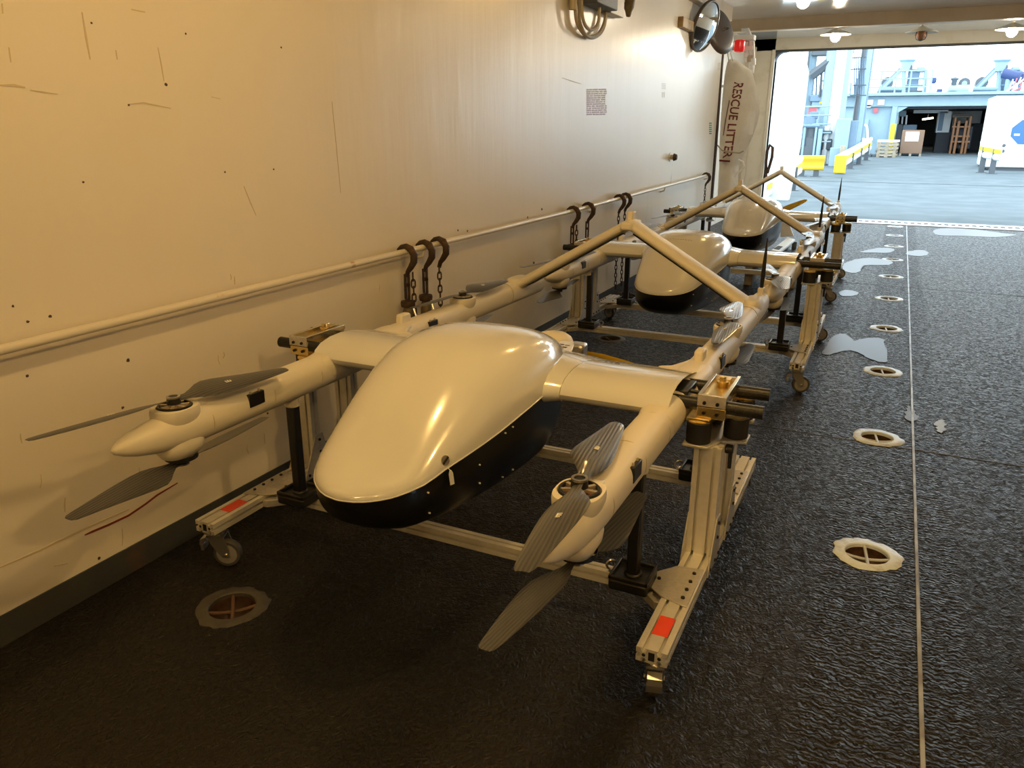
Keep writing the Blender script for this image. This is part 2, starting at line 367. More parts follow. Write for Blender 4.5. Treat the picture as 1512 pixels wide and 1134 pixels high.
# ------------------------------------------------------------------ wall marks (children of the wall)
def wmark(name, pts, m, proud=.0012):
    P = [at(a, b, x=WX) for a, b in pts]
    o = MB().prism([(p.y, p.z) for p in P], 'x', WX-.002, WX+proud).build(name, m, wall_left, smooth=False); return o
def wspot(px, py, r, m, name='paint_chip', ey=1., ez=1.):
    p = at(px, py, x=WX); rnd = random.Random(px*7+py)
    P = [(p.y+r*ey*math.cos(a)*rnd.uniform(.7,1.2), p.z+r*ez*math.sin(a)*rnd.uniform(.7,1.2)) for a in [2*math.pi*i/9 for i in range(9)]]
    return MB().prism(P, 'x', WX-.002, WX+.0015).build(name, m, wall_left, smooth=False)
def wline(pts, wd, m, name='scratch'):
    P = [at(a, b, x=WX) for a, b in pts]; L = []; R = []
    for i, p in enumerate(P):
        t = (P[min(i+1, len(P)-1)]-P[max(i-1, 0)]); t.normalize(); nn = V((0, -t.z, t.y))
        k = wd*(.5 if i in (0, len(P)-1) else 1.)
        L.append((p.y+nn.y*k, p.z+nn.z*k)); R.append((p.y-nn.y*k, p.z-nn.z*k))
    return MB().prism(L+R[::-1], 'x', WX-.002, WX+.0014).build(name, m, wall_left, smooth=False)
for px, py, r in ((135,34,.004),(274,50,.004),(415,70,.004),(332,254,.004),(404,250,.004),(123,269,.004),(190,155,.004),(245,125,.006),(74,467,.006),(41,475,.005),(19,452,.004),(189,532,.007),(40,555,.005),(181,602,.006),(395,610,.005),(800,309,.010),(779,321,.008),(676,340,.007),(690,341,.007),(788,389,.016),(146,824,.006)):
    wspot(px, py, r, CHIP)
for pts, wd in (([(121,18),(127,55),(133,88)],.007),([(233,70),(238,95),(242,120)],.004),([(3,5),(4,20)],.006),([(0,126),(20,126),(37,129)],.008),([(45,133),(62,136),(85,139)],.005),([(190,154),(212,152),(252,160)],.006),([(194,14),(214,18)],.008),([(312,143),(325,146)],.004),([(171,74),(173,88)],.006),([(13,70),(16,92)],.006),([(360,275),(370,300),(378,318)],.005),([(490,150),(497,220),(503,285)],.003),([(830,115),(845,120),(858,124)],.006),([(80,836),(100,832)],.004)):
    wline(pts, wd*.5, SCUFF, 'scuff')
rr_ = random.Random(12)
for px, py in ((470,552),(500,560),(452,548),(512,590),(330,520),(322,524),(250,600),(205,690),(230,700),(96,735),(390,640),(365,655),(180,780),(60,700),(30,640),(340,405),(346,408),(560,420),(700,425),(745,410)):
    h_ = rr_.uniform(8, 26); wline([(px, py),(px+rr_.uniform(-1,2), py+h_*.5),(px+rr_.uniform(-1,3), py+h_)], rr_.uniform(.001,.0026), SCUFF, 'rust_streak')
wline([(125,790),(136,785),(160,775),(190,761),(215,744),(232,731),(262,713)], .004, REDSCR, 'red_scratch')
wline([(0,838),(60,812),(120,783),(190,752)], .004, SCUFF, 'dent_line')
# faded stencil block of purple lines, and its small neighbours (too faded to read)
rnd = random.Random(3)
for r in range(13):
    y0 = 131+r*3.05; x0 = 866+(r*.0); x = x0
    while x < 894:
        L = rnd.uniform(2, 7); x1 = min(x+L, 896)
        wmark('stencil_line', [(x, y0+.5-.02*(x-866)),(x1, y0+.5-.02*(x1-866)),(x1, y0+2.5-.02*(x1-866)),(x, y0+2.5-.02*(x-866))], PURPLE); x = x1+rnd.uniform(.5, 1.3)
for a in range(4): wmark('faded_label_mark', [(977,123+a*2.3),(983,123.5+a*2.3),(983,124.5+a*2.3),(977,124+a*2.3)], GREYMARK)
for a in range(2): wmark('faded_label_mark', [(977.5+a*2.6,136),(978.5+a*2.6,136),(978.5+a*2.6,144),(977.5+a*2.6,144)], GREYMARK)
for a in range(6): wmark('green_label_mark', [(1047,181+a*3),(1051,181+a*3+rnd.uniform(0,.6)),(1050.6,183+a*3),(1047,183+a*3)], GREENT)
wmark('grey_label', [(1060,93),(1064,92),(1063.5,103),(1059.5,104)], GREYMARK)

# ------------------------------------------------------------------ lamps
def glow(name, col, e): return mat(name, (1,1,1), .5, emit=(col, e))
BULB = glow('lit_bulb', (1.0,.86,.64), BULB_E); BULB_SOFT = glow('soft_bulb', (1.0,.86,.64), BULB_E*.45)
WARM_HI, WARM_LOW, WARM_FAR = glow('warm_bulb_high', WARM, LAMP_E*1.05), glow('warm_bulb_low', WARM, LAMP_E*.78), glow('warm_bulb_dim', WARM, LAMP_E*.22)
GLASS = mat('unlit_amber_globe', (.30,.14,.07), .15)
def dish_lamp(p, bulb, label):
    t = thing('dish_lamp', label, 'ceiling lamp', (p.x, p.y, CZ), 'dish lamps under the ceiling')
    MB().cyl((p.x,p.y,p.z+.05),(p.x,p.y,CZ+.005), .022, n=10).build('stem', CONDUIT, t)
    MB().cyl((p.x,p.y,CZ-.03),(p.x,p.y,CZ+.005), .06, n=16).build('ceiling_box', CONDUIT, t)
    MB().lathe([(.03,.075),(.06,.06),(.13,.03),(.215,-.005),(.213,-.012),(.12,.018),(.03,.05)], p, 32).build('reflector', CONDUIT, t)
    MB().lathe([(.03,.03),(.045,.01),(.065,-.02),(.068,-.05),(.055,-.085),(.03,-.105),(.004,-.112)], p, 16, False, True).build('globe', bulb, t)
    if bulb is GLASS:
        for k in range(4):
            a = k*math.pi/4+.3
            MB().tube([(p.x+r*math.cos(a), p.y+r*math.sin(a), p.z+z) for r, z in ((.07,.0),(.078,-.05),(.06,-.1),(0,-.122),(-.06,-.1),(-.078,-.05),(-.07,.0))], .004, 5).build('guard_wire', RUST, t)
def pendant(px, py, lit, label): dish_lamp(at(px, py, z=2.955), (BULB if py > 0 else BULB_SOFT) if lit else GLASS, label)
dish_lamp(V((-.73,1.75,2.955)), WARM_LOW, 'warm dish lamp over the red-taped cart')
dish_lamp(V((.85,1.75,2.955)), WARM_HI, 'warm dish lamp over the open deck beside the red-taped cart')
dish_lamp(V((-.73,-1.5,2.955)), WARM_LOW, 'added unseen warm dish lamp near the back wall on the carts side')  # unseen lamp behind the camera, added to even out the warm light
dish_lamp(V((.85,-1.5,2.955)), WARM_HI, 'added unseen warm dish lamp near the back wall on the open side')  # its unseen twin, also added for even warm light
dish_lamp(V((-.73,4.9,2.955)), WARM_FAR, 'warm dish lamp over the cart standing between the others')
dish_lamp(V((-.73,7.8,2.955)), WARM_FAR, 'warm dish lamp over the cart closest to the doorway')
pendant(1234, 50, True, 'lit dish lamp under lintel nearest the rescue bag')
pendant(1361, 47, False, 'unlit dish lamp with amber caged globe before the doorway')
pendant(1495, 42, True, 'lit dish lamp farther along the lintel past the unlit one')
pendant(1187, -4, True, 'lit dish lamp hanging before the deck beam above the last cart')
pendant(1560, -30, True, 'added unseen lit dish lamp over the open deck before the deck beam')  # out of view; added to brighten the ceiling and the bag
# ================================================================== CARTS
XR0, XL0, BW = -.482, -2.188, .09
Y0, Y1, ZT, BH = 1.825, 3.34, .209, .045
CXM = -1.290
def slot_side(L, pos, d=.0135, o=.0046, wd=.009):          # one side of a slotted profile, from 0 to L; returns (along, inward)
    out = []
    for s in pos:
        out += [(s-o,0),(s-o,.0025),(s-wd,.0025),(s-wd,.005),(s-o,d),(s+o,d),(s+wd,.005),(s+wd,.0025),(s+o,.0025),(s+o,0)]
    return out
def profile(W, Hh):
    nx = [W*(k+.5)/max(1, round(W/.045)) for k in range(max(1, round(W/.045)))]
    ny = [Hh/2]; P = [(-W/2,-Hh/2)]
    P += [(-W/2+a, -Hh/2+b) for a, b in slot_side(W, nx)]; P.append((W/2,-Hh/2))
    P += [(W/2-b, -Hh/2+a) for a, b in slot_side(Hh, ny)]; P.append((W/2,Hh/2))
    P += [(W/2-a, Hh/2-b) for a, b in slot_side(W, nx)]; P.append((-W/2,Hh/2))
    P += [(-W/2+b, Hh/2-a) for a, b in slot_side(Hh, ny)]
    return P
P2, P1 = profile(BW, BH), profile(.045, .045)
bolt_me = MB().cyl((0,0,-.002),(0,0,.0055), .0065, .0058, 8).mesh('bolt', BOLT)
stud_me = MB().cyl((0,0,-.002),(0,0,.006), .007, .006, 8).mesh('screw', STEEL)
wheel_me = None
def make_caster():
    fork = MB()
    fork.box((-.04,-.034,.152),(.04,.034,.164)); fork.cyl((0,0,.134),(0,0,.154), .028, n=16)
    fork.prism([(-.032,.138),(.03,.138),(.046,.075),(.046,.045),(.02,.045),(-.02,.10)], 'x', -.026, -.022)
    fork.prism([(-.032,.138),(.03,.138),(.046,.075),(.046,.045),(.02,.045),(-.02,.10)], 'x', .022, .026)
    fork.box((-.026,-.034,.130),(.026,.032,.139))
    fork.cyl((-.031,.032,.055),(.031,.032,.055), .007, n=8)
    wh = MB(); prof = [(.036,-.016),(.050,-.016),(.0548,-.010),(.055,0),(.0548,.010),(.050,.016),(.036,.016)]
    rings = [[(z, .032+r*math.cos(2*math.pi*j/28), .055+r*math.sin(2*math.pi*j/28)) for j in range(28)] for r, z in prof]; wh.loft(rings, True, True)
    hub = MB(); rings = [[(z, .032+r*math.cos(2*math.pi*j/20), .055+r*math.sin(2*math.pi*j/20)) for j in range(20)] for r, z in ((.012,-.020),(.020,-.0175),(.040,-.0165),(.040,.0165),(.020,.0175),(.012,.020))]; hub.loft(rings, True, True)
    br = MB().prism([(-.040,.128),(-.062,.118),(-.066,.098),(-.058,.092),(-.050,.108),(-.034,.114)], 'x', -.021, .021).box((-.023,-.062,.074),(.023,-.050,.098))
    return fork.mesh('caster', STEEL), wh.mesh('wheel', TYRE), hub.mesh('hub', WHEELH), br.mesh('brake', STEEL)
CASTER = make_caster()
eye_me = MB().tube([(.016*math.cos(a), 0, .026+.016*math.sin(a)) for a in [2*math.pi*k/16 for k in range(16)]], .0045, 6, True).cyl((0,0,-.002),(0,0,.012), .010, n=10).mesh('eye_bolt', STEEL)

def make_cart(red):
    c = thing('transport_cart', 'x', 'cart', (CXM, (Y0+Y1)/2, 0))
    zc = ZT-BH/2
    for x0 in (XL0, XR0):
        xm = x0+BW/2; right = x0 == XR0; inn = -1 if right else 1     # inn: direction to the cart centre
        MB().prism([(xm+a, zc+b) for a, b in P2], 'y', Y0, Y1).build('side_beam', ALU, c, ang=20)
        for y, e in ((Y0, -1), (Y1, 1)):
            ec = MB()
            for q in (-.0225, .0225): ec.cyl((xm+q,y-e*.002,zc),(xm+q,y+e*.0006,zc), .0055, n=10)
            ec.box((xm-.009,min(y-e*.002,y+e*.0006),zc-.0135),(xm+.009,max(y-e*.002,y+e*.0006),zc+.0135)); ec.build('end_bore_shade', DARKH, c)  # dark insets on a closed end; shade of the bores painted on
        # columns in pairs with gusset plates
        for yc in (2.428, 2.710):
            MB().prism([(xm+a, yc+b*1.1) for a, b in P2], 'z', ZT, .606).build('column', ALU, c, ang=20)
            for s in (-1, 1):
                xf = xm+s*BW/2; x1 = xf+s*.006
                g = MB().prism([(yc-.098,.168),(yc-.012,.350),(yc+.036,.350),(yc+.085,.168)], 'x', min(xf,x1), max(xf,x1)).build('gusset_plate', PLATE, c, bevel=.0015)
                for dy, z in ((.010,.325),(.012,.270),(-.070,.187),(.0,.187),(.055,.187)):
                    inst('bolt', bolt_me, g, (x1, yc+dy, z), (0, s*math.pi/2, 0))
        # corner plates over the joints with the cross beams
        for yc in (2.178, 3.043):
            pl = [(xm-inn*.040,yc-.112),(xm-inn*.040,yc+.125),(xm+inn*.045,yc+.11),(xm+inn*.098,yc+.045),(xm+inn*.098,yc-.045),(xm+inn*.05,yc-.085)]
            p = MB().prism(pl, 'z', ZT, ZT+.006).build('corner_plate', PLATE, c, bevel=.0015)
            for dx, dy in ((-.018,.083),(-.018,.030),(-.018,-.020),(-.018,-.070),(.078,.005)):
                inst('bolt', bolt_me, p, (xm+inn*dx, yc+dy, ZT+.006))
            xi = xm+inn*BW/2
            br = MB().prism([(xi,yc-.10),(xi,yc-.0225),(xi+inn*.11,yc-.0225),(xi+inn*.085,yc-.04),(xi+inn*.02,yc-.10)], 'z', ZT-.042, ZT-.012).build('corner_bracket', PLATE, c, bevel=.002)
            for q in (.04, .085): inst('screw', stud_me, br, (xi+inn*q, yc-.03-(.09-q)*.5, ZT-.012))
        # casters
        for y, a in ((Y0+.055, (.25 if right else -1.15) if red else (-1.3 if right else -.6)), (Y1-.055, 2.9 if red and right else (-1.1 if right else 1.2))):
            k = inst('caster', CASTER[0], c, (xm, y, 0), (0,0,a))
            for nm, me in (('wheel', CASTER[1]), ('hub', CASTER[2]), ('brake', CASTER[3])): inst(nm, me, k, (0,0,0), world=False)
        # support posts for the booms
        px = -.588 if right else -1.946
        for yc in (2.132, 3.03):
            f = MB().box((px-.064,yc-.063,ZT-.004),(px+.064,yc+.063,.244)).build('post_foot', BPLAST, c, bevel=.008)
            rm = MB()
            for lo, hi in (((px-.064,yc-.063,.242),(px+.064,yc-.053,.257)),((px-.064,yc+.053,.242),(px+.064,yc+.063,.257)),((px-.064,yc-.063,.242),(px-.054,yc+.063,.257)),((px+.054,yc-.063,.242),(px+.064,yc+.063,.257))): rm.box(lo, hi)
            rm.build('foot_rim', BPLAST, f, bevel=.003)
            MB().box((px-.0195,yc-.0195,.240),(px+.0195,yc+.0195,.612)).cyl((px,yc,.24),(px,yc,.252), .03, n=16).build('support_post', BPLAST, c, bevel=.006)
            e = inst('eye_bolt', eye_me, c, (px+inn*.085, yc+.035, ZT), (0,0,.6))
        # isolators and spar clamp
        ml = lambda x: x if right else 2*CXM-x
        bp = MB().prism([(ml(x), y) for x, y in ((-.52,2.385),(-.435,2.385),(-.405,2.465),(-.328,2.49),(-.328,2.565),(-.39,2.60),(-.39,2.67),(-.34,2.70),(-.34,2.765),(-.52,2.765))], 'z', .604, .614).build('base_plate', PLATE, c, bevel=.002)
        for x, y in ((-.476,2.428),(-.372,2.528),(-.476,2.640),(-.385,2.725)):
            q = MB().cyl((ml(x),y,.614),(ml(x),y,.688), .041, n=28).build('isolator', RUBBER, c, bevel=.003)
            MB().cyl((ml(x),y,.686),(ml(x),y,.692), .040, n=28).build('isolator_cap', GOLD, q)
            inst('stud', stud_me, q, (ml(x)-inn*.018, y-.012, .692))
        xs = sorted((ml(-.486), ml(-.393)))
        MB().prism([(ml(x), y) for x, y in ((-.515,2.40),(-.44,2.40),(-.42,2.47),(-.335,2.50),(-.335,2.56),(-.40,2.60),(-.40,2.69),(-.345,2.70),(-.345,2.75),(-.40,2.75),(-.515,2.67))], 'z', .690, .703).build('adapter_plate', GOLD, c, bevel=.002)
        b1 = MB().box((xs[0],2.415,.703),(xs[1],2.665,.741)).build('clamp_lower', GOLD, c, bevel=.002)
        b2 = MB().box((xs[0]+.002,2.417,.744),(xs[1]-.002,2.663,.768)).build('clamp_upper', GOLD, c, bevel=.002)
        for xa in (xs[0], xs[1]-.012): MB().box((xa,2.412,.764),(xa+.012,2.668,.784)).build('clamp_rail', CLAMPA, b2, bevel=.0015)
        for ya in (2.411, 2.645): MB().box((xs[0]+.001,ya,.744),(xs[1]-.001,ya+.010,.783)).build('end_plate', PLATE, b2, bevel=.001)
        for xa in (.024, .066):
            for z in (.722, .757): inst('bolt', bolt_me, b1 if z < .74 else b2, (xs[0]+xa, 2.4125 if z < .74 else 2.4105, z), (math.pi/2,0,0))
        xm2 = (xs[0]+xs[1])/2
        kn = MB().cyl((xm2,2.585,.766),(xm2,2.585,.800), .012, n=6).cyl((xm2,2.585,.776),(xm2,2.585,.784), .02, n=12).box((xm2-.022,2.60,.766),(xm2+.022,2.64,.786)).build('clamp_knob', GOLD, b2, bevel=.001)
        # locking lever below the plate on the outer side
        xo = xm-inn*(BW/2+.006)
        lv = MB().cyl((xm-inn*.045,2.475,.585),(xo-inn*.02,2.475,.585), .016, n=14).prism([(2.463,.59),(2.487,.59),(2.481,.515),(2.471,.515)], 'x', min(xo-inn*.006,xo-inn*.018), max(xo-inn*.006,xo-inn*.018)).build('locking_lever', BPLAST, c, bevel=.003)
        if red:
            t0 = Y0+.075 if right else Y0+.10
            MB().box((xm-.022,t0,ZT-.0005),(xm+.024,t0+.098,ZT+.0012)).build('red_tape', REDTAPE, c)['label'] = 'red tape strip on the beam end'
    for yc in (2.178, 3.043):
        MB().prism([(yc+a, zc+b) for a, b in P1], 'x', XL0+BW, XR0).build('cross_beam', ALU, c, ang=20)
    return c
cart1 = make_cart(True)
cart2 = make_cart(False)
cart3 = copy_tree(cart2)
base_c = cart1.location.copy()
cart2.location = base_c+V((.035,3.165,0)); cart3.location = base_c+V((-.015,6.2,0))
cart1['label'] = 'aluminium profile cart with red tape on its beam ends'
cart2['label'] = 'aluminium profile cart standing between the other two carts'
cart3['label'] = 'aluminium profile cart standing closest to the open doorway'
for o in (cart1, cart2, cart3): o['group'] = 'wheeled drone carts'
# ================================================================== DRONES
XC, XL, XR = -1.267, -1.946, -.588
YK = [1.530,1.534,1.545,1.57,1.64,1.78,2.0,2.2,2.4,2.6,2.8,3.0]
WK = [.004,.030,.060,.101,.163,.210,.249,.278,.280,.240,.165,.07]
TK = [.6295,.640,.649,.663,.692,.792,.914,.943,.932,.885,.800,.720]
BK = [.6255,.605,.580,.543,.496,.454,.424,.411,.397,.430,.505,.60]
SK = [.6275,.628,.628,.630,.640,.668,.694,.728,.740,.732,.70,.67]
def herm(T, y):
    n = len(YK); i = 0
    while i < n-2 and y > YK[i+1]: i += 1
    def sl(k):
        if k == 0: return (T[1]-T[0])/(YK[1]-YK[0])
        if k == n-1: return (T[-1]-T[-2])/(YK[-1]-YK[-2])
        a, b = (T[k]-T[k-1])/(YK[k]-YK[k-1]), (T[k+1]-T[k])/(YK[k+1]-YK[k])
        ha, hb = YK[k]-YK[k-1], YK[k+1]-YK[k]
        return 0 if a*b <= 0 else (a*hb+b*ha)/(ha+hb)
    h = YK[i+1]-YK[i]; t = (y-YK[i])/h
    return (2*t**3-3*t*t+1)*T[i]+(t**3-2*t*t+t)*h*sl(i)+(3*t*t-2*t**3)*T[i+1]+(t**3-t*t)*h*sl(i+1)
NB = 2.9
def NTF(y): return 2.1+.9*max(0, min(1, (y-1.8)/.6))
def sgp(c, e): return math.copysign(abs(c)**e, c)
def fus_pt(y, th, grow=0.):
    W, T, B, Z = [herm(k, y) for k in (WK, TK, BK, SK)]; c, s = math.cos(th), math.sin(th)
    n = NTF(y) if s >= 0 else NB; h = (T-Z) if s >= 0 else (Z-B)
    return V((XC+(W+grow)*sgp(c, 2/n), y, Z+(h+grow)*sgp(s, 2/n)))
YS = [1.53,1.5315,1.534,1.538,1.543,1.55,1.56,1.575,1.595,1.615,1.64]+[1.64+.04*k for k in range(1, 35)]
def fus_hit(px, py):
    d = ray(px, py); t = 1.2
    while t < 5:
        p = CAM+d*t
        if YK[0] < p.y < YK[-1]:
            W, T, B, Z = [herm(k, p.y) for k in (WK, TK, BK, SK)]
            n = NTF(p.y) if p.z > Z else NB; h = (T-Z) if p.z > Z else (Z-B)
            if abs((p.x-XC)/W)**n+abs((p.z-Z)/h)**n < 1: return p
        t += .002
    return None

def blade_mesh(name, mtl, st, twist0=26, twist1=9, mir=1):
    rings = []
    for k, (x, c, off) in enumerate(st):
        tw = math.radians(twist0+(twist1-twist0)*x/st[-1][0]); ring = []
        for j in range(12):
            a = 2*math.pi*j/12; yy = math.cos(a)*c/2+off; zz = math.sin(a)*c*.045+.10*(c/2)*(1-math.cos(a)**2)*.6
            ring.append((x, mir*(yy*math.cos(tw)-zz*math.sin(tw)), yy*math.sin(tw)+zz*math.cos(tw)))
        rings.append(ring)
    return MB().loft(rings).mesh(name, mtl, True, 60)
BL = [(.012,.026,0),(.045,.032,0),(.07,.052,.003),(.10,.084,.006),(.13,.103,.008),(.17,.105,.006),(.22,.096,.002),(.28,.081,-.002),(.34,.065,-.006),(.39,.051,-.009),(.415,.041,-.010),(.424,.026,-.011)]
BLADE = blade_mesh('blade', PROP, BL, 21, 6); BLADE_M = blade_mesh('blade', PROP, BL, 21, 6, -1)
PB = [(.02,.03,0),(.06,.04,0),(.12,.065,.004),(.2,.075,.004),(.3,.068,.0),(.40,.05,-.004),(.455,.035,-.006),(.478,.012,-.008)]
PUSH = blade_mesh('blade', YEL, PB, 40, 14)
HUB = MB().cyl((0,0,-.006),(0,0,.012), .022, .020, 20).cyl((0,0,.012),(0,0,.015), .014, .012, 14).mesh('propeller', BPLAST)
HUBRING = MB().lathe([(.014,.0145),(.014,.018),(.021,.018),(.021,.0125)], (0,0,0), 20).mesh('hub_ring', STEEL)
tw_ = math.radians(21-15*.2/.424)
def mark_mesh(mir):
    mb = MB()
    for x0, x1, y0, y1 in ((.188,.206,-.006,-.003),(.188,.192,-.006,.006),(.196,.200,-.006,.006),(.204,.208,-.006,.004)):
        mb.box((x0,y0+.004,.0085),(x1,y1+.004,.0098), Matrix.Rotation(tw_, 3, 'X'), (0,0,0))
    if mir < 0: mb.v = [(x,-y,z) for x, y, z in mb.v]
    return mb.mesh('printed_mark', WHITE)
MARKS = {1: mark_mesh(1), -1: mark_mesh(-1)}
def prop(par, loc, ang, flip=False, mir=1):
    h = inst('propeller', HUB, par, loc, (math.pi if flip else 0, 0, ang))
    for k in (0, 1):
        inst('blade', BLADE if mir > 0 else BLADE_M, h, (0,0,.006), (0,0,k*math.pi), world=False)
        inst('printed_mark', MARKS[mir], h, (0,0,.006), (0,0,k*math.pi), world=False)
    inst('hub_ring', HUBRING, h, (0,0,0), world=False)
    return h
def motor_top(mb_cy):
    pass
SPOKE = None
def make_motor_meshes():
    ring = MB().lathe([(.044,.0),(.044,.010),(.051,.010),(.051,-.004)], (0,0,0), 28)
    sp = MB()
    for k in range(7):
        a = 2*math.pi*k/7; c, s = math.cos(a), math.sin(a)
        R = Matrix.Rotation(a, 3, 'Z')
        sp.box((.012,-.0045,.002),(.046,.0045,.010), R, (0,0,0)); 
    sp.cyl((0,0,-.004),(0,0,.016), .017, n=16)
    coil = MB().lathe([(.018,-.012),(.022,-.002),(.036,-.002),(.041,-.012)], (0,0,0), 24)
    return ring.mesh('motor', BPLAST), sp.mesh('spokes', mat('motor_spokes', (.70,.62,.48), .3, .6)), coil.mesh('winding', COPPER)
MOTOR = make_motor_meshes()
def sup(cx, cy, z, b, a, n, k=32):
    return [V((cx+b*sgp(math.cos(2*math.pi*j/k), 2/n), cy+a*sgp(math.sin(2*math.pi*j/k), 2/n), z)) for j in range(k)]

def make_drone(push_ang, fr=.126):
    d = thing('drone', 'x', 'drone', (XC, 2.53, 0))
    # --- fuselage
    nt = 28
    rows = [[fus_pt(y, math.pi*j/nt, .002) for j in range(nt+1)] for y in YS]
    MB().grid(rows).add(rows[0], [tuple(range(nt+1))]).add(rows[-1], [tuple(range(nt+1))]).build('upper_shell', GEL, d, ang=50)
    rows = [[fus_pt(y, math.pi+math.pi*j/nt, -.001) for j in range(nt+1)] for y in YS]
    belly = MB().grid(rows).add(rows[0], [tuple(range(nt+1))]).add(rows[-1], [tuple(range(nt+1))]).build('belly', BLACKG, d, ang=50); belly['label'] = 'glossy black underside of the hull'
    lip = [fus_pt(y, 0, .0025) for y in YS[::-1]]+[fus_pt(y, math.pi, .0025) for y in YS]
    MB().tube(lip, .0022, 6).build('seam_lip', GEL, d)
    rv = MB()
    for px, py in ((632,727),(634,757),(708,686),(708,713),(746,639),(757,630),(757,693),(742,704)):
        p = fus_hit(px, py)
        if p: rv.cyl(p+V((.004,-.002,0)), p-V((.006,0,0)), .0028, n=6)
    r = rv.build('rivets', WHITE, belly); r['kind'] = 'stuff'
    # --- wing stubs and spars
    def aero(s, gr=0.):                                     # closed section in (y, z)
        up_ = [(2.310,.745),(2.322,.768),(2.36,.789),(2.42,.801),(2.49,.803),(2.58,.793),(2.68,.772),(2.79,.742)]
        lo_ = [(2.70,.735),(2.58,.718),(2.47,.706),(2.38,.705),(2.335,.715),(2.316,.730)]
        c = (2.52,.752); return [(c[0]+(y-c[0])*(1+gr*.5), c[1]+(z-c[1])*(1+gr)) for y, z in up_+lo_]
    for s in (1, -1):
        mx = lambda x: XC+s*(x-XC)
        rings = [[V((mx(x), y, z)) for y, z in aero(0, g)] for x, g in ((-1.12,.50),(-1.06,.42),(-1.0,.27),(-.955,.10),(-.930,.03))]
        MB().loft(rings).build('wing_root_fairing', GEL, d, ang=60)
        rings = [[V((mx(x), y, z)) for y, z in aero(0)] for x in (-.929,-.80,-.68,-.60,-.555)]
        wg = MB().loft(rings, True, False).build('wing_stub', GEL, d, ang=45)
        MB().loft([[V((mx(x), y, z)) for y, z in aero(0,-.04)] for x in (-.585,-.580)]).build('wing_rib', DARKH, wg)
        MB().cyl((mx(-.60),2.437,.742),(mx(-.278),2.437,.742), .022, n=20).build('carbon_spar', CARB, d)
        MB().cyl((mx(-.60),2.628,.742),(mx(-.286),2.628,.742), .022, n=20).build('carbon_spar', CARB, d)
        MB().box((min(mx(-.585),mx(-.53)),2.47,.735),(max(mx(-.585),mx(-.53)),2.60,.768)).cyl((mx(-.58),2.50,.765),(mx(-.50),2.52,.752), .008, n=8).build('wing_connector', BPLAST, wg, bevel=.003)
    # --- booms
    for side, X in ((-1, XL), (1, XR)):
        st = [(1.368,.004,.004,.706),(1.375,.012,.012,.705),(1.40,.025,.025,.704),(1.44,.038,.038,.702),(1.50,.050,.050,.699),(1.58,.058,.058,.696),(1.68,.060,.062,.695),(2.0,.060,.063,.695),(2.3,.060,.064,.695),(2.42,.062,.066,.697),(2.8,.062,.066,.697),(3.0,.058,.063,.696),(3.6,.055,.060,.694),(4.0,.054,.060,.690),(4.3,.052,.062,.688),(4.42,.048,.060,.686),(4.45,.036,.052,.686)]
        rings = []
        for y, b, a, zc in st:
            rings.append([V((X+b*sgp(math.cos(2*math.pi*j/28), .85), y, zc+a*sgp(math.sin(2*math.pi*j/28), .85))) for j in range(28)])
        bo = MB().loft(rings).build('boom', COVER, d, ang=50)
        for y in (1.70, 1.985, 2.245, 3.12, 3.95):
            MB().tube([(X+.0607*math.cos(a), y, .695+.0632*math.sin(a)) for a in [2*math.pi*k/24 for k in range(24)]], .0016, 5, True).build('joint_ring', SCUFF, bo)
        # saddle that carries the wing, with its flared trailing corner
        rings = [[V((X+b*sgp(math.cos(2*math.pi*j/24), .7), y, .705+h*sgp(math.sin(2*math.pi*j/24), .7))) for j in range(24)] for y, b, h in ((2.27,.056,.05),(2.32,.064,.056),(2.5,.066,.06),(2.72,.066,.06),(2.80,.070,.058),(2.88,.062,.05))]
        MB().loft(rings).build('boom_saddle', COVER, bo, ang=50)
        MB().prism([(X-side*.03,2.74),(X-side*.13,2.775),(X-side*.085,2.80),(X-side*.055,2.87),(X-side*.03,2.95)], 'z', .715, .752).build('trailing_flare', COVER, bo, bevel=.006)
        for n_, yb in (('collar', 2.132), ('collar', 3.03)):
            MB().lathe([(.024,.600),(.028,.603),(.029,.632),(.036,.655)], (X,yb,0), 20, True, True).build(n_, COVER, bo)
        # hatches
        for y in (1.895, 3.07):
            x0 = X+.0590; hp = MB().box((x0-.012,y-.036,.690),(x0+.0035,y+.036,.736)).build('hatch', BPLAST, bo, bevel=.002)
            hp['label'] = 'black rectangular hatch'
            for q in (-.02, .02): MB().cyl((x0-.006,y+q,.734),(x0-.006,y+q,.744), .004, n=6).build('hatch_stud', CONDUIT, hp)
        # small stub fin on the spine
        MB().prism([(2.86,.735),(2.868,.796),(2.875,.800),(2.935,.800),(2.945,.790),(2.95,.735)], 'x', X-.017, X+.017).build('stub_fin', COVER, d, bevel=.010)
        # motor pods with an upper and a lower motor
        for yp in (1.605, 3.462):
            sec = [(.604,.030,.048),(.610,.044,.064),(.632,.055,.078),(.655,.058,.080),(.680,.050,.066),(.700,.049,.064),(.722,.054,.070),(.742,.061,.074),(.760,.062,.075),(.770,.060,.072)]
            rings = [sup(X, yp, z, b, a, 2.6) for z, b, a in sec]+[sup(X, yp, z, r, r, 2) for z, r in ((.7715,.055),(.764,.052),(.752,.052))]
            pod = MB().loft(rings).build('motor_pod', COVER, d, ang=50)
            MB().prism([(yp+.045,.735),(yp+.058,.768),(yp+.075,.765),(yp+.13,.748),(yp+.15,.738)], 'x', X-.03, X+.03).build('pod_ramp', COVER, pod, bevel=.012)
            m_ = inst('motor', MOTOR[0], d, (X,yp,.766))
            inst('spokes', MOTOR[1], m_, (0,0,0), world=False); inst('winding', MOTOR[2], m_, (0,0,0), world=False)
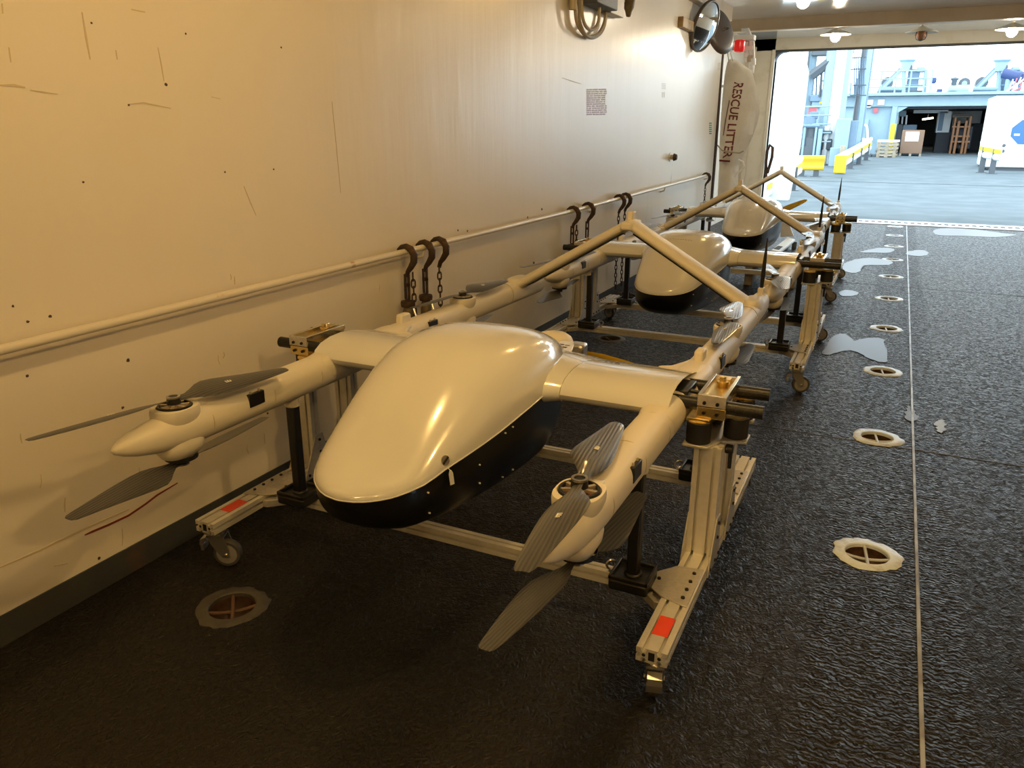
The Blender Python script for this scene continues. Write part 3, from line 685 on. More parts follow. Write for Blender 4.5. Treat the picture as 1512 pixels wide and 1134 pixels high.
            m2 = inst('motor', MOTOR[0], d, (X,yp,.606), (math.pi,0,0)); inst('spokes', MOTOR[1], m2, (0,0,0), world=False)
    hp = math.pi/2
    prop(d, (XL,1.605,.786), hp-.19); prop(d, (XL,1.605,.590), hp+.113, True, -1)
    prop(d, (XR,1.605,.786), hp+fr); prop(d, (XR,1.605,.590), hp-.121, True)
    prop(d, (XL,3.462,.786), hp-.083); prop(d, (XL,3.462,.590), hp+.16, True, -1)
    prop(d, (XR,3.462,.786), hp+.10); prop(d, (XR,3.462,.590), hp-.15, True)
    # --- inverted V tail
    for s, X in ((1, XR), (-1, XL)):
        a, b = V((X, 4.13, .715)), V((XC-s*.004, 4.13, 1.118)); dr = (b-a).normalized(); nn = V((-dr.z*1, 0, dr.x)); nn = nn if nn.z > 0 else -nn
        rings = []
        for t in (0, .25, .5, .75, 1.):
            c = a+(b-a)*t; ch, th = .085-.006*t, .032-.004*t
            rings.append([c+V((0,1,0))*(ch*sgp(math.cos(2*math.pi*j/24), .85))+nn*(th*sgp(math.sin(2*math.pi*j/24), .85)) for j in range(24)])
        ta = MB().loft(rings).build('tail_arm', COVER, d, ang=50)
        ch_ = MB()
        for yo in (-.035, .030):
            q0, q1 = a+(b-a)*.10-nn*.0275, a+(b-a)*.93-nn*.0255
            vs_ = [q+V((0,yo+w_,0))-nn*h_ for q in (q0, q1) for h_ in (0, .004) for w_ in (-.020, .020)]
            ch_.add(vs_, [(0,1,3,2),(4,5,7,6),(0,1,5,4),(2,3,7,6),(0,2,6,4),(1,3,7,5)])
        ch_.build('channel_shade', DARKH, ta)  # solid dark strips; shade of an open channel put into colour
        rings = [[V((X+bb*sgp(math.cos(2*math.pi*j/20), .8), 4.13+aa*sgp(math.sin(2*math.pi*j/20), .8), z)) for j in range(20)] for z, bb, aa in ((.70,.052,.14),(.745,.050,.12),(.765,.040,.095))]
        MB().loft(rings).build('tail_saddle', COVER, d, ang=50)
        l0 = a+(b-a)*.12; 
    MB().box((XC-.035,4.04,1.085),(XC+.035,4.225,1.130)).build('tail_joint', COVER, d, bevel=.012)
    MB().prism([(4.10,1.12),(4.105,1.175),(4.112,1.18),(4.165,1.18),(4.172,1.172),(4.178,1.12)], 'x', XC-.016, XC+.016).build('tail_fin', COVER, d, bevel=.006)
    # black whip antenna at the end of the right boom
    b = MB().box((XR-.016,4.375,.738),(XR+.016,4.43,.775)).build('antenna_base', COVER, d, bevel=.005)
    MB().tube([(XR,4.405,.765),(XR+.001,4.408,.84),(XR+.002,4.412,.92),(XR+.003,4.418,1.045)], [.009,.012,.010,.003], 8).build('antenna', BPLAST, d)
    # --- rear end: neck, puck antenna, motor block, pusher propeller
    rings = [[V((XC+b*math.cos(2*math.pi*j/24), y, zc+h*math.sin(2*math.pi*j/24))) for j in range(24)] for y, b, h, zc in ((2.78,.17,.11,.69),(2.90,.13,.085,.67),(3.0,.09,.07,.645),(3.10,.06,.055,.622))]
    MB().loft(rings).build('tail_cone', GEL, d, ang=50)
    MB().lathe([(.083,.700),(.088,.715),(.088,.735),(.080,.752),(.060,.766),(.03,.775),(.004,.777)], (XC+.030,2.985,0), 28, True, True).build('puck_antenna', COVER, d)
    MB().cyl((XC+.03,2.985,.69),(XC+.03,2.985,.712), .091, n=28).build('puck_base', WHITE, d)
    pl = MB().prism([(XC+.06,2.76),(XC+.165,2.72),(XC+.19,2.80),(XC+.155,2.92),(XC+.10,2.93)], 'z', .752, .760).build('warning_placard', GEL, d, bevel=.003)
    for k in range(9):
        q = (k % 3)*.026; yy = 2.785+(k//3)*.035
        MB().box((XC+.085+q,yy,.7598),(XC+.105+q,yy+.008+.006*(k % 2),.7608)).build('placard_line', CHIP, pl)
    bx = MB().box((XC+.105,2.965,.665),(XC+.175,3.035,.735)).build('motor_block', STEEL, d, bevel=.012)
    MB().cyl((XC+.10,2.93,.682),(XC+.15,2.975,.690), .010, n=10).build('cable_plug', BPLAST, bx)
    h = MB().cyl((XC,3.09,.64),(XC,3.17,.64), .045, .04, 20).build('pusher_motor', BPLAST, d)
    pp = inst('pusher_propeller', HUB, d, (XC,3.185,.64), (math.pi/2, 0, 0)); pp.rotation_euler = (math.pi/2, push_ang, 0)
    for k in (0, 1): inst('blade', PUSH, pp, (0,0,.004), (0,0,k*math.pi), world=False)
    return d
drone1 = make_drone(.12)
# filler cap and hanging tag on the first drone's nose
def fus_n(p):
    def g(q):
        W, T, B, Z = [herm(k, q.y) for k in (WK, TK, BK, SK)]
        n = NTF(q.y) if q.z > Z else NB; h = (T-Z) if q.z > Z else (Z-B)
        return abs((q.x-XC)/W)**n+abs((q.z-Z)/h)**n
    e = .002; return V((g(p+V((e,0,0)))-g(p-V((e,0,0))), g(p+V((0,e,0)))-g(p-V((0,e,0))), g(p+V((0,0,e)))-g(p-V((0,0,e))))).normalized()
p = fus_hit(657, 680); nrm = fus_n(p)
cap = MB().cyl(p-nrm*.006, p+nrm*.003, .017, .0155, 20).build('quarter_turn_latch', STEEL, drone1); cap['label'] = 'slotted metal latch in the shell'
side_ = nrm.cross(V((.2,.8,.55))).normalized(); ax_ = nrm.cross(side_).normalized()
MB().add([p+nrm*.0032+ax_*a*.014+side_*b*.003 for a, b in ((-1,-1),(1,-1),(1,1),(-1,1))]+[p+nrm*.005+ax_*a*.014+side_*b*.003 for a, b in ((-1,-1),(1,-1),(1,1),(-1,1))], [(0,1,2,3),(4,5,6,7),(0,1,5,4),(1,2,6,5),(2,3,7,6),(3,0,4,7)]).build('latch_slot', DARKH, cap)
p1_, p2_ = fus_hit(661, 692), fus_hit(664, 711)
if p1_ and p2_:
    dv = p2_-p1_; sd = V((.35,.93,0)).normalized(); ou = V((.012,-.006,.0))
    A = p1_+ou; B = p2_+ou+V((0,0,-.004))
    tagp = [A-sd*.003, A+sd*.003, A+dv*.25+sd*.0075, B+sd*.0075, B-sd*.0075, A+dv*.25-sd*.0075]
    MB().add(tagp+[q+ou*.15 for q in tagp], [(0,1,2,3,4,5),(11,10,9,8,7,6)]+[(i, (i+1) % 6, 6+(i+1) % 6, 6+i) for i in range(6)]).build('hanging_tag', WHITE, drone1)['label'] = 'small white tag hanging at the seam'
    MB().tube([p1_+V((-.002,0,.004)), A], .0012, 5).build('tag_string', WHITE, drone1)
drone2 = make_drone(.08, .28); drone2.location += V((.028,3.12,0))
# faded line of lettering across the second drone's front slope
for k in range(11):
    xx = XC-.085+k*.017; yy = 2.0
    q = fus_pt(yy, math.acos(max(-1, min(1, sgp((xx-XC)/herm(WK, yy), NTF(yy)/2)))), .0)
    l_ = MB().box((q.x-.005,q.y-.004,q.z-.014),(q.x+(.002 if k % 3 else .005),q.y+.02,q.z+.0035)).build('faded_lettering', GREYMARK, None); l_.parent = drone2
    l_.location = -V((XC,2.53,0))
drone3 = make_drone(-.5, -.12); drone3.location += V((-.02,6.2,0))
drone1['label'] = 'cream and black drone with white tag hanging under its nose latch'
drone2['label'] = 'cream and black drone clamped in the row between the other two drones'
drone3['label'] = 'cream and black drone with yellow rear propeller showing, closest to the doorway'
for o in (drone1, drone2, drone3): o['group'] = 'drones clamped on carts in a row'
# ================================================================== ON THE LEFT WALL
RX, RZ = -2.35, .967
rail = thing('handrail', 'long painted pipe handrail with rust spots along the wall', 'handrail', (RX, 5, RZ))
MB().tube([(RX,-4.8,RZ)]+[(RX,y,RZ+(.0 if y < 6 else .012*(y-6)/5.2*4*.9)) for y in (0,2,4,6,7.5,9,10.2,11.25)], .0165, 14).build('pipe', RAILP, rail)
def railz(y): return RZ if y < 6 else RZ+.0083*(y-6)
for y in (-3.6,-1.2,.9,3.75,6.6,8.9,11.2):
    MB().tube([(RX,y,railz(y)-.012),(RX-.01,y,railz(y)-.05),(WX-.005,y,railz(y)-.065)], .008, 8).build('standoff', RAILP, rail)
link_me = MB().tube([(0, -.0+.0105*math.cos(a), .0165*math.sin(a)+(.008 if math.sin(a) > 0 else -.008)) for a in [2*math.pi*k/12+.26 for k in range(12)]], .0046, 5, True).mesh('link', RUST)
def chain(par, x, y, z0, z1, wob=.0):
    n = int((z0-z1)/.039)
    for k in range(n):
        z = z0-k*.039
        inst('link', link_me, par, (x+wob*math.sin(k*.35), y, z), (0, 0, (math.pi/2 if k % 2 else 0)+.6))
def hook(par, y, big=1.):
    z = railz(y); k = big
    pts = [(-.050,-.004),(-.040,.012),(-.022,.024),(.002,.029),(.030,.018),(.046,-.010),(.044,-.042),(.026,-.070),(.008,-.092),(.0,-.118)]
    MB().tube([(RX+a*k, y, z+b*k-.006) for a, b in pts], [r*k for r in (.005,.010,.0135,.016,.018,.019,.018,.015,.012,.011)], 10).build('hook', RUST, par)
    return V((RX, y, z-.118*k-.006))
def binder(px, py, label, knob=True, strand=True, zend=.42):
    y = at(px, py, x=-2.32).y
    t = thing('tie_down_chain', label, 'chain', (RX, y, railz(y)), 'tie-down chains on the wall rail')
    e = hook(t, y, 1.12)
    if knob:
        z = e.z
        MB().box((e.x-.016,y-.008,z-.125),(e.x-.005,y+.008,z+.015)).box((e.x+.005,y-.008,z-.125),(e.x+.016,y+.008,z+.015)).box((e.x-.016,y-.008,z-.055),(e.x+.016,y+.008,z-.035)).build('shackle', RUST, t, bevel=.002)
        MB().lathe([(.012,.02),(.024,.012),(.037,.010),(.040,.0),(.037,-.022),(.024,-.026)], (e.x, y, z-.145), 12, True, True).build('tension_nut', RUST, t)
        MB().lathe([(.022,0),(.030,-.03),(.034,-.15),(.030,-.18),(.018,-.20)], (e.x, y, z-.165), 14, True, True).build('barrel', OLIVE, t)
        MB().tube([(e.x+.03,y,z-.16),(e.x+.06,y-.01,z-.22),(e.x+.05,y,z-.27)], .006, 6).build('release_lever', STEEL, t)
    if strand: chain(t, e.x+(.03 if knob else 0), y+(.015 if knob else 0), e.z+.0-(.0 if knob else .012), zend, .003)
    return t
binder(606, 371, 'rusty tie-down chain and tensioner hung beside two others, doubled strand', True, True, .5)
binder(633, 365, 'rusty tie-down tensioner hanging in the middle of a group of three', True, False)
binder(654, 359, 'plain rusty hook and chain hanging last in a group of three', False, True, .42)
binder(851, 311, 'rusty tie-down tensioner on rail above the second cart clamp', True, True, .35)
binder(873, 305, 'rusty tie-down tensioner hung close beside another above second cart', True, False)
binder(919, 292, 'rusty hook with chain reaching the floor behind second cart', False, True, .07)
binder(928, 290, 'rusty hook with second chain hanging to floor behind second cart', False, True, .07)
binder(1046, 258, 'rusty hook and chain at the end of the rail', False, True, .18)
y = at(923, 291, x=-2.32).y
pile = thing('chain_heap', 'dark heap of chain on the floor under the paired hooks', 'chain', (-2.3, y, 0))
rnd = random.Random(4)
for k in range(60):
    a = rnd.uniform(0, 6.28); r = .13*math.sqrt(rnd.random())
    inst('link', link_me, pile, (-2.29+r*math.cos(a), y+r*math.sin(a)*1.2, .012+.06*max(0, 1-r/.13)*rnd.random()), (rnd.uniform(0,3), rnd.uniform(0,3), rnd.uniform(0,3)))
# threaded stub
p = at(989, 232, x=WX)
t = thing('pipe_stub', 'short threaded pipe stub sticking out of the white wall', 'pipe', (WX, p.y, p.z))
MB().cyl((WX-.01,p.y,p.z),(WX+.05,p.y,p.z), .028, n=14).build('nipple', CONDUIT, t)
MB().cyl((WX+.045,p.y,p.z),(WX+.085,p.y,p.z), .045, .03, 8).build('cap', RUST, t, bevel=.004)
MB().cyl((WX-.005,p.y,p.z),(WX+.008,p.y,p.z), .05, n=16).build('flange', FRAMEP, t)
# junction box with looping conduits at the wall head
yb0, yb1 = at(873,6,x=WX+.1).y, at(904,6,x=WX+.1).y
jb = thing('junction_box', 'grey-brown junction box with looping conduits high on the wall', 'electrical box', (WX, (yb0+yb1)/2, 2.5))
zb = at(895, 10, x=WX+.14).z
MB().box((WX+.001,yb0,zb),(WX+.15,yb1,zb+.34)).build('box', SGREY, jb, bevel=.008)
MB().box((WX+.001,yb1,zb-.01),(WX+.09,yb1+.35,zb+.25)).build('cover', FRAMEP, jb, bevel=.006)
def wallpt(a, b, off): return at(a, b, x=WX+off)
for off, pts in ((.05, [(852,-14),(855,10),(856,30),(862,48),(872,54),(884,49),(892,34),(895,12)]), (.085, [(858,-14),(859,12),(862,32),(869,43),(878,42),(884,30),(885,10)]), (.03, [(846,-14),(849,12),(852,34),(862,50),(874,56),(886,50),(893,36),(894,14)])):
    P = [wallpt(a, b, off) for a, b in pts]; Q = []
    for i in range(len(P)-1):
        p0, p1, p2, p3 = P[max(i-1,0)], P[i], P[i+1], P[min(i+2, len(P)-1)]
        for t_ in (0, .25, .5, .75): Q.append(.5*((2*p1)+(p2-p0)*t_+(2*p0-5*p1+4*p2-p3)*t_*t_+(3*p1-p0-3*p2+p3)*t_**3))
    MB().tube(Q+[P[-1]], .013, 8).build('conduit', CONDUIT, jb)
p = at(846, 8, x=WX+.04); MB().cyl((WX+.04,p.y,p.z-.03),(WX+.04,p.y,p.z+.1), .03, n=12).build('fitting', CONDUIT, jb)
p = at(927, 8, x=WX+.06)
g = thing('hanging_socket', 'brown round plug socket hanging beside the junction box', 'socket', (WX, p.y, p.z))
MB().lathe([(.05,.20),(.055,.05),(.045,-.02),(.03,-.05),(.02,-.09),(.004,-.095)], (WX+.07,p.y,p.z), 16, True, True).build('body', OLIVE, g)
MB().box((WX-.004,p.y-.06,p.z+.02),(WX+.05,p.y+.12,p.z+.26)).build('back_plate', CONDUIT, g, bevel=.005)

# ------------------------------------------------------------------ convex mirrors
def mirror(px, py, y, R, n, front, label):
    c = at(px, py, y=y); n = V(n).normalized()
    t = thing('convex_mirror', label, 'mirror', c, 'round mirrors near the ceiling')
    ux = n.cross(V((0,0,1))).normalized(); uz = ux.cross(n); k = 40
    def ring(r, h): return [c+n*h+(ux*math.cos(2*math.pi*j/k)+uz*math.sin(2*math.pi*j/k))*r for j in range(k)]
    MB().loft([ring(R*q, .10*(1-q*q)) for q in (.97,.9,.75,.55,.35,.15,.02)], False, True).build('mirror_face', MIRROR, t, ang=80)
    MB().loft([ring(R*.95,.004), ring(R*.955,.022), ring(R,.020), ring(R*1.02,0), ring(R*1.0,-.02), ring(R*.8,-.045), ring(R*.3,-.055)], False, True).build('backing', MIRB, t, ang=50)
    e = V((WX-.01, c.y+.05, c.z))
    MB().tube([c-n*.05, c-n*.12, V((WX-.005 if front else -2.83, c.y+(.02 if front else .35), c.z-.02))], .014, 8).build('arm', STEEL, t)
mirror(1041, 39, 10.0, .285, (.95,-.22,-.30), True, 'round convex mirror showing its bright face')
mirror(1063, 47, 10.5, .265, (-.90,.36,-.28), False, 'round convex mirror turned away, dark back showing')
p0 = at(1003, 28, x=WX); p1 = at(1022, 47, x=WX)
mb_ = MB().box((WX-.005,p0.y-.05,p1.z-.02),(WX+.06,p1.y-.15,p0.z+.02))
o = mb_.build('mirror_bracket', mat('rusty_bracket', (.36,.24,.10), .5, var=(12,(.16,.09,.04),.45,.7)), bevel=.006); tag(o, 'rust-stained square bracket on wall behind the mirror', 'bracket')

# ------------------------------------------------------------------ rescue litter bag
BY = 12.0
edge = [((1078,87),(1084,87)),((1074,92),(1098,97)),((1071,105),(1108,104)),((1069,120),(1113,125)),((1067,140),(1117,145)),((1065.5,160),(1119,165)),((1064,180),(1115,183)),((1063,200),(1109,200)),((1062,220),(1101,218)),((1062,236),(1094,233)),((1062,246),(1088,246)),((1061,258),(1087,262)),((1060,280),(1088,285)),((1060,305),(1086,305))]
bag = thing('rescue_litter_bag', 'tan canvas litter bag with maroon stencilled lettering hanging by the doorway', 'bag', (-2.2, BY, .8))
def bag_pt(u, vv, off=0.):                                   # u across 0..1, vv index along the bag
    i = min(int(vv), len(edge)-2); t = vv-i
    A = at(*edge[i][0], y=BY).lerp(at(*edge[i+1][0], y=BY), t); B = at(*edge[i][1], y=BY).lerp(at(*edge[i+1][1], y=BY), t)
    w_ = (B-A).length
    p = A.lerp(B, u); bul = math.sin(math.pi*u)**.7*min(.10, w_*.32)
    fold = .012*math.sin(u*9+vv*1.3)*math.sin(math.pi*u)
    return V((p.x, BY+.16*u-bul-fold-off, p.z))
rows = [[bag_pt(u/16, vv*.5) for u in range(17)] for vv in range(2*(len(edge)-1)+1)]
back = [[V((q.x, BY+.16*(j/16)+.02+.06*math.sin(math.pi*j/16), q.z)) for j, q in enumerate(r)] for r in rows]
MB().grid(rows).grid(back).add(rows[0]+back[0][::-1], [tuple(range(34))]).add(rows[-1]+back[-1][::-1], [tuple(range(34))]).build('bag_body', CANVAS, bag, ang=70)
def text_mesh(s):
    cu = bpy.data.curves.new('t', 'FONT'); cu.body = s; cu.size = 1; cu.offset = .018; cu.resolution_u = 2
    ob = bpy.data.objects.new('t', cu); COL.objects.link(ob)
    bpy.context.view_layer.update(); me = bpy.data.meshes.new_from_object(ob.evaluated_get(bpy.context.evaluated_depsgraph_get()))
    vs = [v.co.copy() for v in me.vertices]; fs = [tuple(p.vertices) for p in me.polygons]
    bpy.data.objects.remove(ob); bpy.data.curves.remove(cu); bpy.data.meshes.remove(me); return vs, fs
vs, fs = text_mesh('RESCUE LITTER')
W_ = max(v.x for v in vs); Hh = max(v.y for v in vs)
def bag_uv(t, h):                                            # t along the text (0 top .. 1 bottom), h from baseline to cap height
    py = 121+t*(233-121); xc = 1092-(py-121)*.155
    px = xc-6.2+h*12.4
    # invert onto the bag surface: find row and column
    i = 0
    while i < len(edge)-2 and (edge[i+1][0][1]+edge[i+1][1][1])/2 < py: i += 1
    m0 = (edge[i][0][1]+edge[i][1][1])/2; m1 = (edge[i+1][0][1]+edge[i+1][1][1])/2; vv = i+max(0, min(.999, (py-m0)/(m1-m0)))
    tt = vv-i; a = edge[i][0][0]*(1-tt)+edge[i+1][0][0]*tt; b = edge[i][1][0]*(1-tt)+edge[i+1][1][0]*tt
    return bag_pt((px-a)/(b-a), vv, .006)
tv = [bag_uv(v.x/W_, v.y/Hh) for v in vs]
lt = MB().add(tv, fs).build('lettering', MAROON, bag, smooth=False); lt['label'] = 'maroon stencil RESCUE LITTER reading downward'
def bag_line(pts, r, m, nm):
    P = []
    for px, py in pts:
        p = at(px, py, y=BY-.07); P.append(p)
    return MB().tube(P, r, 6).build(nm, m, bag)
bag_line([(1077,148),(1072,175),(1068,200)], .006, MAROON, 'zip_line')
MB().tube([at(a,b,y=BY-.03) for a, b in ((1076,90),(1074,75),(1073,62),(1078,58),(1080,66),(1079,80),(1082,90))], .006, 6).build('hanging_cord', CONDUIT, bag)
MB().tube([at(a,b,y=BY-.14) for a, b in ((1059,214),(1066,222),(1080,225),(1092,226),(1098,223))], .010, 6).build('tie_rope', ROPE, bag)
bag_line([(1062,237),(1078,238)], .014, MAROON, 'strap')
MB().tube([at(a,b,y=BY-.16) for a, b in ((1090,236),(1097,239),(1099,245),(1094,252),(1088,256),(1086,262))], .014, 8).build('webbing_loop', WHITE, bag)
MB().prism([(at(1108,170,y=12).x, at(1108,170,y=12).z),(at(1115,165,y=12).x, at(1115,165,y=12).z),(at(1112,198,y=12).x, at(1112,198,y=12).z),(at(1106,199,y=12).x, at(1106,199,y=12).z)], 'y', 11.985, 11.99).build('white_tag', WHITE, bag)
# dark riser pipe at the corner by the bag
o = MB().tube([(-2.44,11.78,0.0),(-2.44,11.78,1.3),(-2.45,11.78,2.2),(-2.45,11.78,3.15)], .055, 10).build('riser_pipe', RUST); tag(o, 'dark vertical pipe at the wall corner beside the bag', 'pipe')
# red alarm lamp and white conduit cluster over the bag
c = at(1092, 68, y=12.3)
al = thing('alarm_lamp', 'red alarm lamp on white bracket above the rescue bag', 'lamp', c)
MB().lathe([(.062,.08),(.075,.07),(.078,-.03),(.07,-.075),(.03,-.085),(.004,-.085)], c, 20, True, True).build('red_lens', REDL, al)
MB().box((c.x-.12,c.y-.05,c.z+.07),(c.x+.20,c.y+.12,c.z+.14)).build('bracket', SWHITE, al, bevel=.01)
MB().box((-2.83,c.y+.02,c.z+.07),(c.x+.1,c.y+.1,c.z+.11)).build('wall_arm', SWHITE, al, bevel=.005)
q = at(1108, 60, y=12.4)
pc = thing('conduit_cluster', 'white painted conduits and valve bodies above the bag', 'pipe', (q.x, 12.4, 2.5))
for k, (px, top, bot) in enumerate(((1103,62,92),(1108,55,104),(1112,60,108))):
    a, b = at(px, top, y=12.45), at(px-1, bot, y=12.45); MB().tube([a, a.lerp(b, .5)+V((.01,0,0)), b], .022, 8).build('conduit', SWHITE, pc)
    MB().cyl(a.lerp(b,.55), a.lerp(b,.75), .045, n=10).build('valve_body', CONDUIT if k == 1 else SWHITE, pc)
MB().tube([at(1108,55,y=12.45), at(1104,44,y=12.45), at(1095,45,y=12.45)], .03, 8).build('elbow', SWHITE, pc)
MB().box((-2.83,12.40,2.70),(at(1112,70,y=12.45).x,12.50,2.75)).build('wall_arm', SWHITE, pc)
MB().box((-2.83,12.38,2.20),(-2.2,12.5,2.23)).build('wall_arm', SWHITE, pc)
# dark strap loop hanging on the door edge
o = MB().tube([at(a,b,y=15.81) for a, b in ((1131,262),(1131,240),(1133,222),(1137,214),(1141,218),(1140,232),(1136,246),(1133,256))], .028, 8).build('strap_loop', RUST); tag(o, 'dark looped strap hanging on the door jamb edge', 'strap')

# ------------------------------------------------------------------ aluminium pallet under the third drone and a folded ramp behind it
pa = thing('slatted_pallet', 'low pallet of pale metal slats lying under the drone closest to the doorway', 'pallet', (-1.30, 9.0, 0))
for k in range(6): MB().box((-1.80,8.62+k*.14,.20),(-.82,8.70+k*.14,.24)).build('slat', SWHITE, pa, bevel=.004)
for x in (-1.78,-1.34,-.90): MB().box((x,8.62,.0),(x+.08,9.42,.20)).build('runner', WOOD, pa, bevel=.004)
ra = thing('folded_ramp', 'pale grey slotted ramp plate on the floor behind the last drone', 'ramp', at(1155,362,z=.0))
c4 = [at(a,b,z=.14) for a, b in ((1138,369),(1151,372),(1174,353),(1163,350))]
MB().prism([(p.x,p.y) for p in c4], 'z', .10, .14).build('plate', SWHITE, ra, bevel=.01)
s4 = [at(a,b,z=.141) for a, b in ((1142,367),(1150,369),(1156,364),(1149,363))]
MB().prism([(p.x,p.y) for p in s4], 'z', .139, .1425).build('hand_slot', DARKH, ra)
f0, f1, f2 = at(1152,350,y=11.9), at(1172,349,y=11.9), at(1154,324,y=11.9)
MB().prism([(f0.x,f0.z),(f1.x,f1.z),(f1.x-.05,f1.z+.1),(f2.x+.1,f2.z),(f2.x,f2.z)], 'y', 11.9, 11.95).build('side_gusset', FRAMEP, ra, bevel=.006)
for p in c4: MB().box((p.x-.03,p.y-.03,0),(p.x+.03,p.y+.03,.105)).build('foot', SGREY, ra)
# ================================================================== OUT ON THE WEATHER DECK
def R(px0, py0, px1, py1, Y):                                # real x, z extent of a thing standing at distance Y
    pm, pn = (px0+px1)/2, (py0+py1)/2
    return at(px0, pn, y=Y).x, at(px1, pn, y=Y).x, at(pm, py1, y=Y).z, at(pm, py0, y=Y).z
def bx(px0, py0, px1, py1, Y, dep, ground=False):
    x0, x1, z0, z1 = R(px0, py0, px1, py1, Y)
    if ground: z0 = dz(Y)-.02
    return MB().box((x0,Y,z0),(x1,Y+dep,z1))
def pt(px, py, Y): return at(px, py, y=Y)
def rod(a, b, r, n=6): return MB().cyl(a, b, r, n=n)
# white bulwark to the left of the doorway
x0, x1, z0, z1 = R(1120, 82, 1184, 250, 20)
mb = MB().prism([(-14,-.05),(x1-.1,-.05),(x1+.02,1.2),(x1+.02,z1-.35),(x1-.06,z1-.12),(x1-.3,z1),(-14,z1)], 'y', 20, 20.35)
struct('wall_outer_left', mb, SWHITE, bevel=.03)
# guard rails
def guard(A, B, h, label, nposts, m1, col2=None):
    t = thing('guard_rail', label, 'guard rail', ((A.x+B.x)/2, (A.y+B.y)/2, dz((A.y+B.y)/2)), 'yellow and white deck guard rails')
    d = (B-A); d.z = 0; L = d.length; d.normalize(); nrm = V((d.y,-d.x,0))
    prof = [(0,.5),(.06,.42),(.06,.30),(0,.2),(0,.0),(.0,-.0),(.06,-.10),(.06,-.24),(0,-.32),(-.03,-.32),(.02,-.22),(.02,-.12),(-.03,.0),(-.03,.2),(.02,.30),(.02,.42),(-.03,.5)]
    rings = [[P+nrm*a*h+V((0,0,b*h)) for a, b in prof] for P in (A, B)]
    MB().loft(rings).build('rail', m1, t, ang=60)
    if col2:
        rings = [[P+nrm*(a+.02)*h+V((0,0,b*h)) for a, b in ((0,.19),(.03,.19),(.03,.01),(0,.01))] for P in (A, B)]
        MB().loft(rings).build('rail_stripe', col2, t)
    for k in range(nposts):
        P = A+(B-A)*((k+.5)/nposts); g = dz(P.y)
        MB().box((P.x-.09,P.y+.03,g-.03),(P.x+.09,P.y+.15,P.z+.2*h)).build('post', SGREY, t, bevel=.01)
        MB().box((P.x-.17,P.y-.04,g-.03),(P.x+.17,P.y+.22,g+.02)).build('post_plate', SGREY, t)
guard(pt(1132,281,19.5), pt(1183,246,24.6), .62, 'white guard rail with yellow band running out from the door jamb', 2, SWHITE, YELB)
guard(pt(1174,243,30), pt(1217,243,30), .62, 'yellow guard rail standing crosswise before the blue pedestal', 2, YEL)
guard(pt(1234,245,30), pt(1286,214,41), .70, 'yellow-ended guard rail running away toward the cardboard crate', 4, SWHITE, YELB)
e = pt(1234,245,30); o = MB().box((e.x-.05,e.y-.16,e.z-.24),(e.x+.34,e.y-.06,e.z+.36)).build('guard_end_board', YEL, bevel=.03); tag(o, 'bright yellow end board on the receding guard rail', 'guard rail')
guard(pt(1447,222,34), pt(1478,228,33), .75, 'white guard rail with yellow mark in front of the white container', 2, SWHITE, YELB)
# blue pedestal
t = thing('pedestal', 'blue-grey square pedestal behind the yellow guard rail', 'pedestal', (pt(1245,240,36).x, 36, dz(36)))
bx(1231,175,1252,250,36,.9,True).build('housing', LBLUE, t, bevel=.03)
bx(1252,178,1262,250,36.2,.8,True).build('side_panel', MBLUE, t, bevel=.02)
bx(1224,218,1241,250,35.6,.38,True).build('step_box', LBLUE, t, bevel=.02)
bx(1239,215,1246,246,35.3,.25,True).build('bracket', WOOD, t, bevel=.02)
# white drum cover
x0, x1, z0, z1 = R(1254, 204, 1284, 240, 42.4)
t = thing('cable_drum', 'white round-topped drum cover beside the blue pedestal', 'drum', ((x0+x1)/2, 42.4, dz(42.4)))
r_ = (x1-x0)/2; xm = (x0+x1)/2; P = [(xm-r_, dz(42.4)-.02),(xm+r_, dz(42.4)-.02)]+[(xm+r_*math.cos(a), z1-r_*.6+r_*.6*math.sin(a)) for a in [math.pi*k/10 for k in range(11)]]
MB().prism(P, 'y', 42.4, 43.6).build('cover', SWHITE, t, bevel=.04)
MB().box((x0-.1,42.3,dz(42.4)-.02),(x1+.1,43.7,dz(42.4)+.12)).build('base', SGREY, t)
# far superstructure with the open garage
FY = 45.0
bl = thing('superstructure', 'pale blue deckhouse with a wide open garage bay', 'building', (pt(1330,215,FY).x, FY, dz(FY)))
xa, xb, zlo, zhi = R(1252, 141, 1320, 222, FY); gx0 = R(1324,157,1324,222,FY)[0]; gx1 = R(1478,157,1478,222,FY)[0]
zh0 = at(1390,157,y=FY).z; zt_ = at(1390,141,y=FY).z; g0 = dz(FY)-.05
MB().box((xa-3,FY+.1,g0),(gx0,FY+12,zt_-.05)).build('side_wall', LBLUE, bl, bevel=.03)
MB().box((gx1,FY+.1,g0),(gx1+8,FY+12,zt_-.05)).build('side_wall', LBLUE, bl, bevel=.03)
MB().box((xa-3,FY-.1,zh0),(gx1+8,FY+.25,zt_)).build('header', LBLUE, bl, bevel=.03)
MB().box((xa-3,FY-.5,zt_),(gx1+8,FY+12,zt_+.14)).build('upper_deck', LBLUE, bl, bevel=.02)
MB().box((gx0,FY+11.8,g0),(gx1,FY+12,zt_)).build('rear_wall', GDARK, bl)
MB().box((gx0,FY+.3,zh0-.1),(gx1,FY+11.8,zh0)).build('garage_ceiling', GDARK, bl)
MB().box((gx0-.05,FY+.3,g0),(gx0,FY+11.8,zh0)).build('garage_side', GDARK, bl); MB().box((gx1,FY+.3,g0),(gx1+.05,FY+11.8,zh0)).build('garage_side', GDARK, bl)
MB().box((gx0,FY,g0-.05),(gx1,FY+11.8,dz(FY)+.01)).build('garage_floor', DECK, bl)
c_ = bx(1313,157,1321,222,FY-.15,.3,True).build('corner_column', LBLUE, bl, bevel=.02)
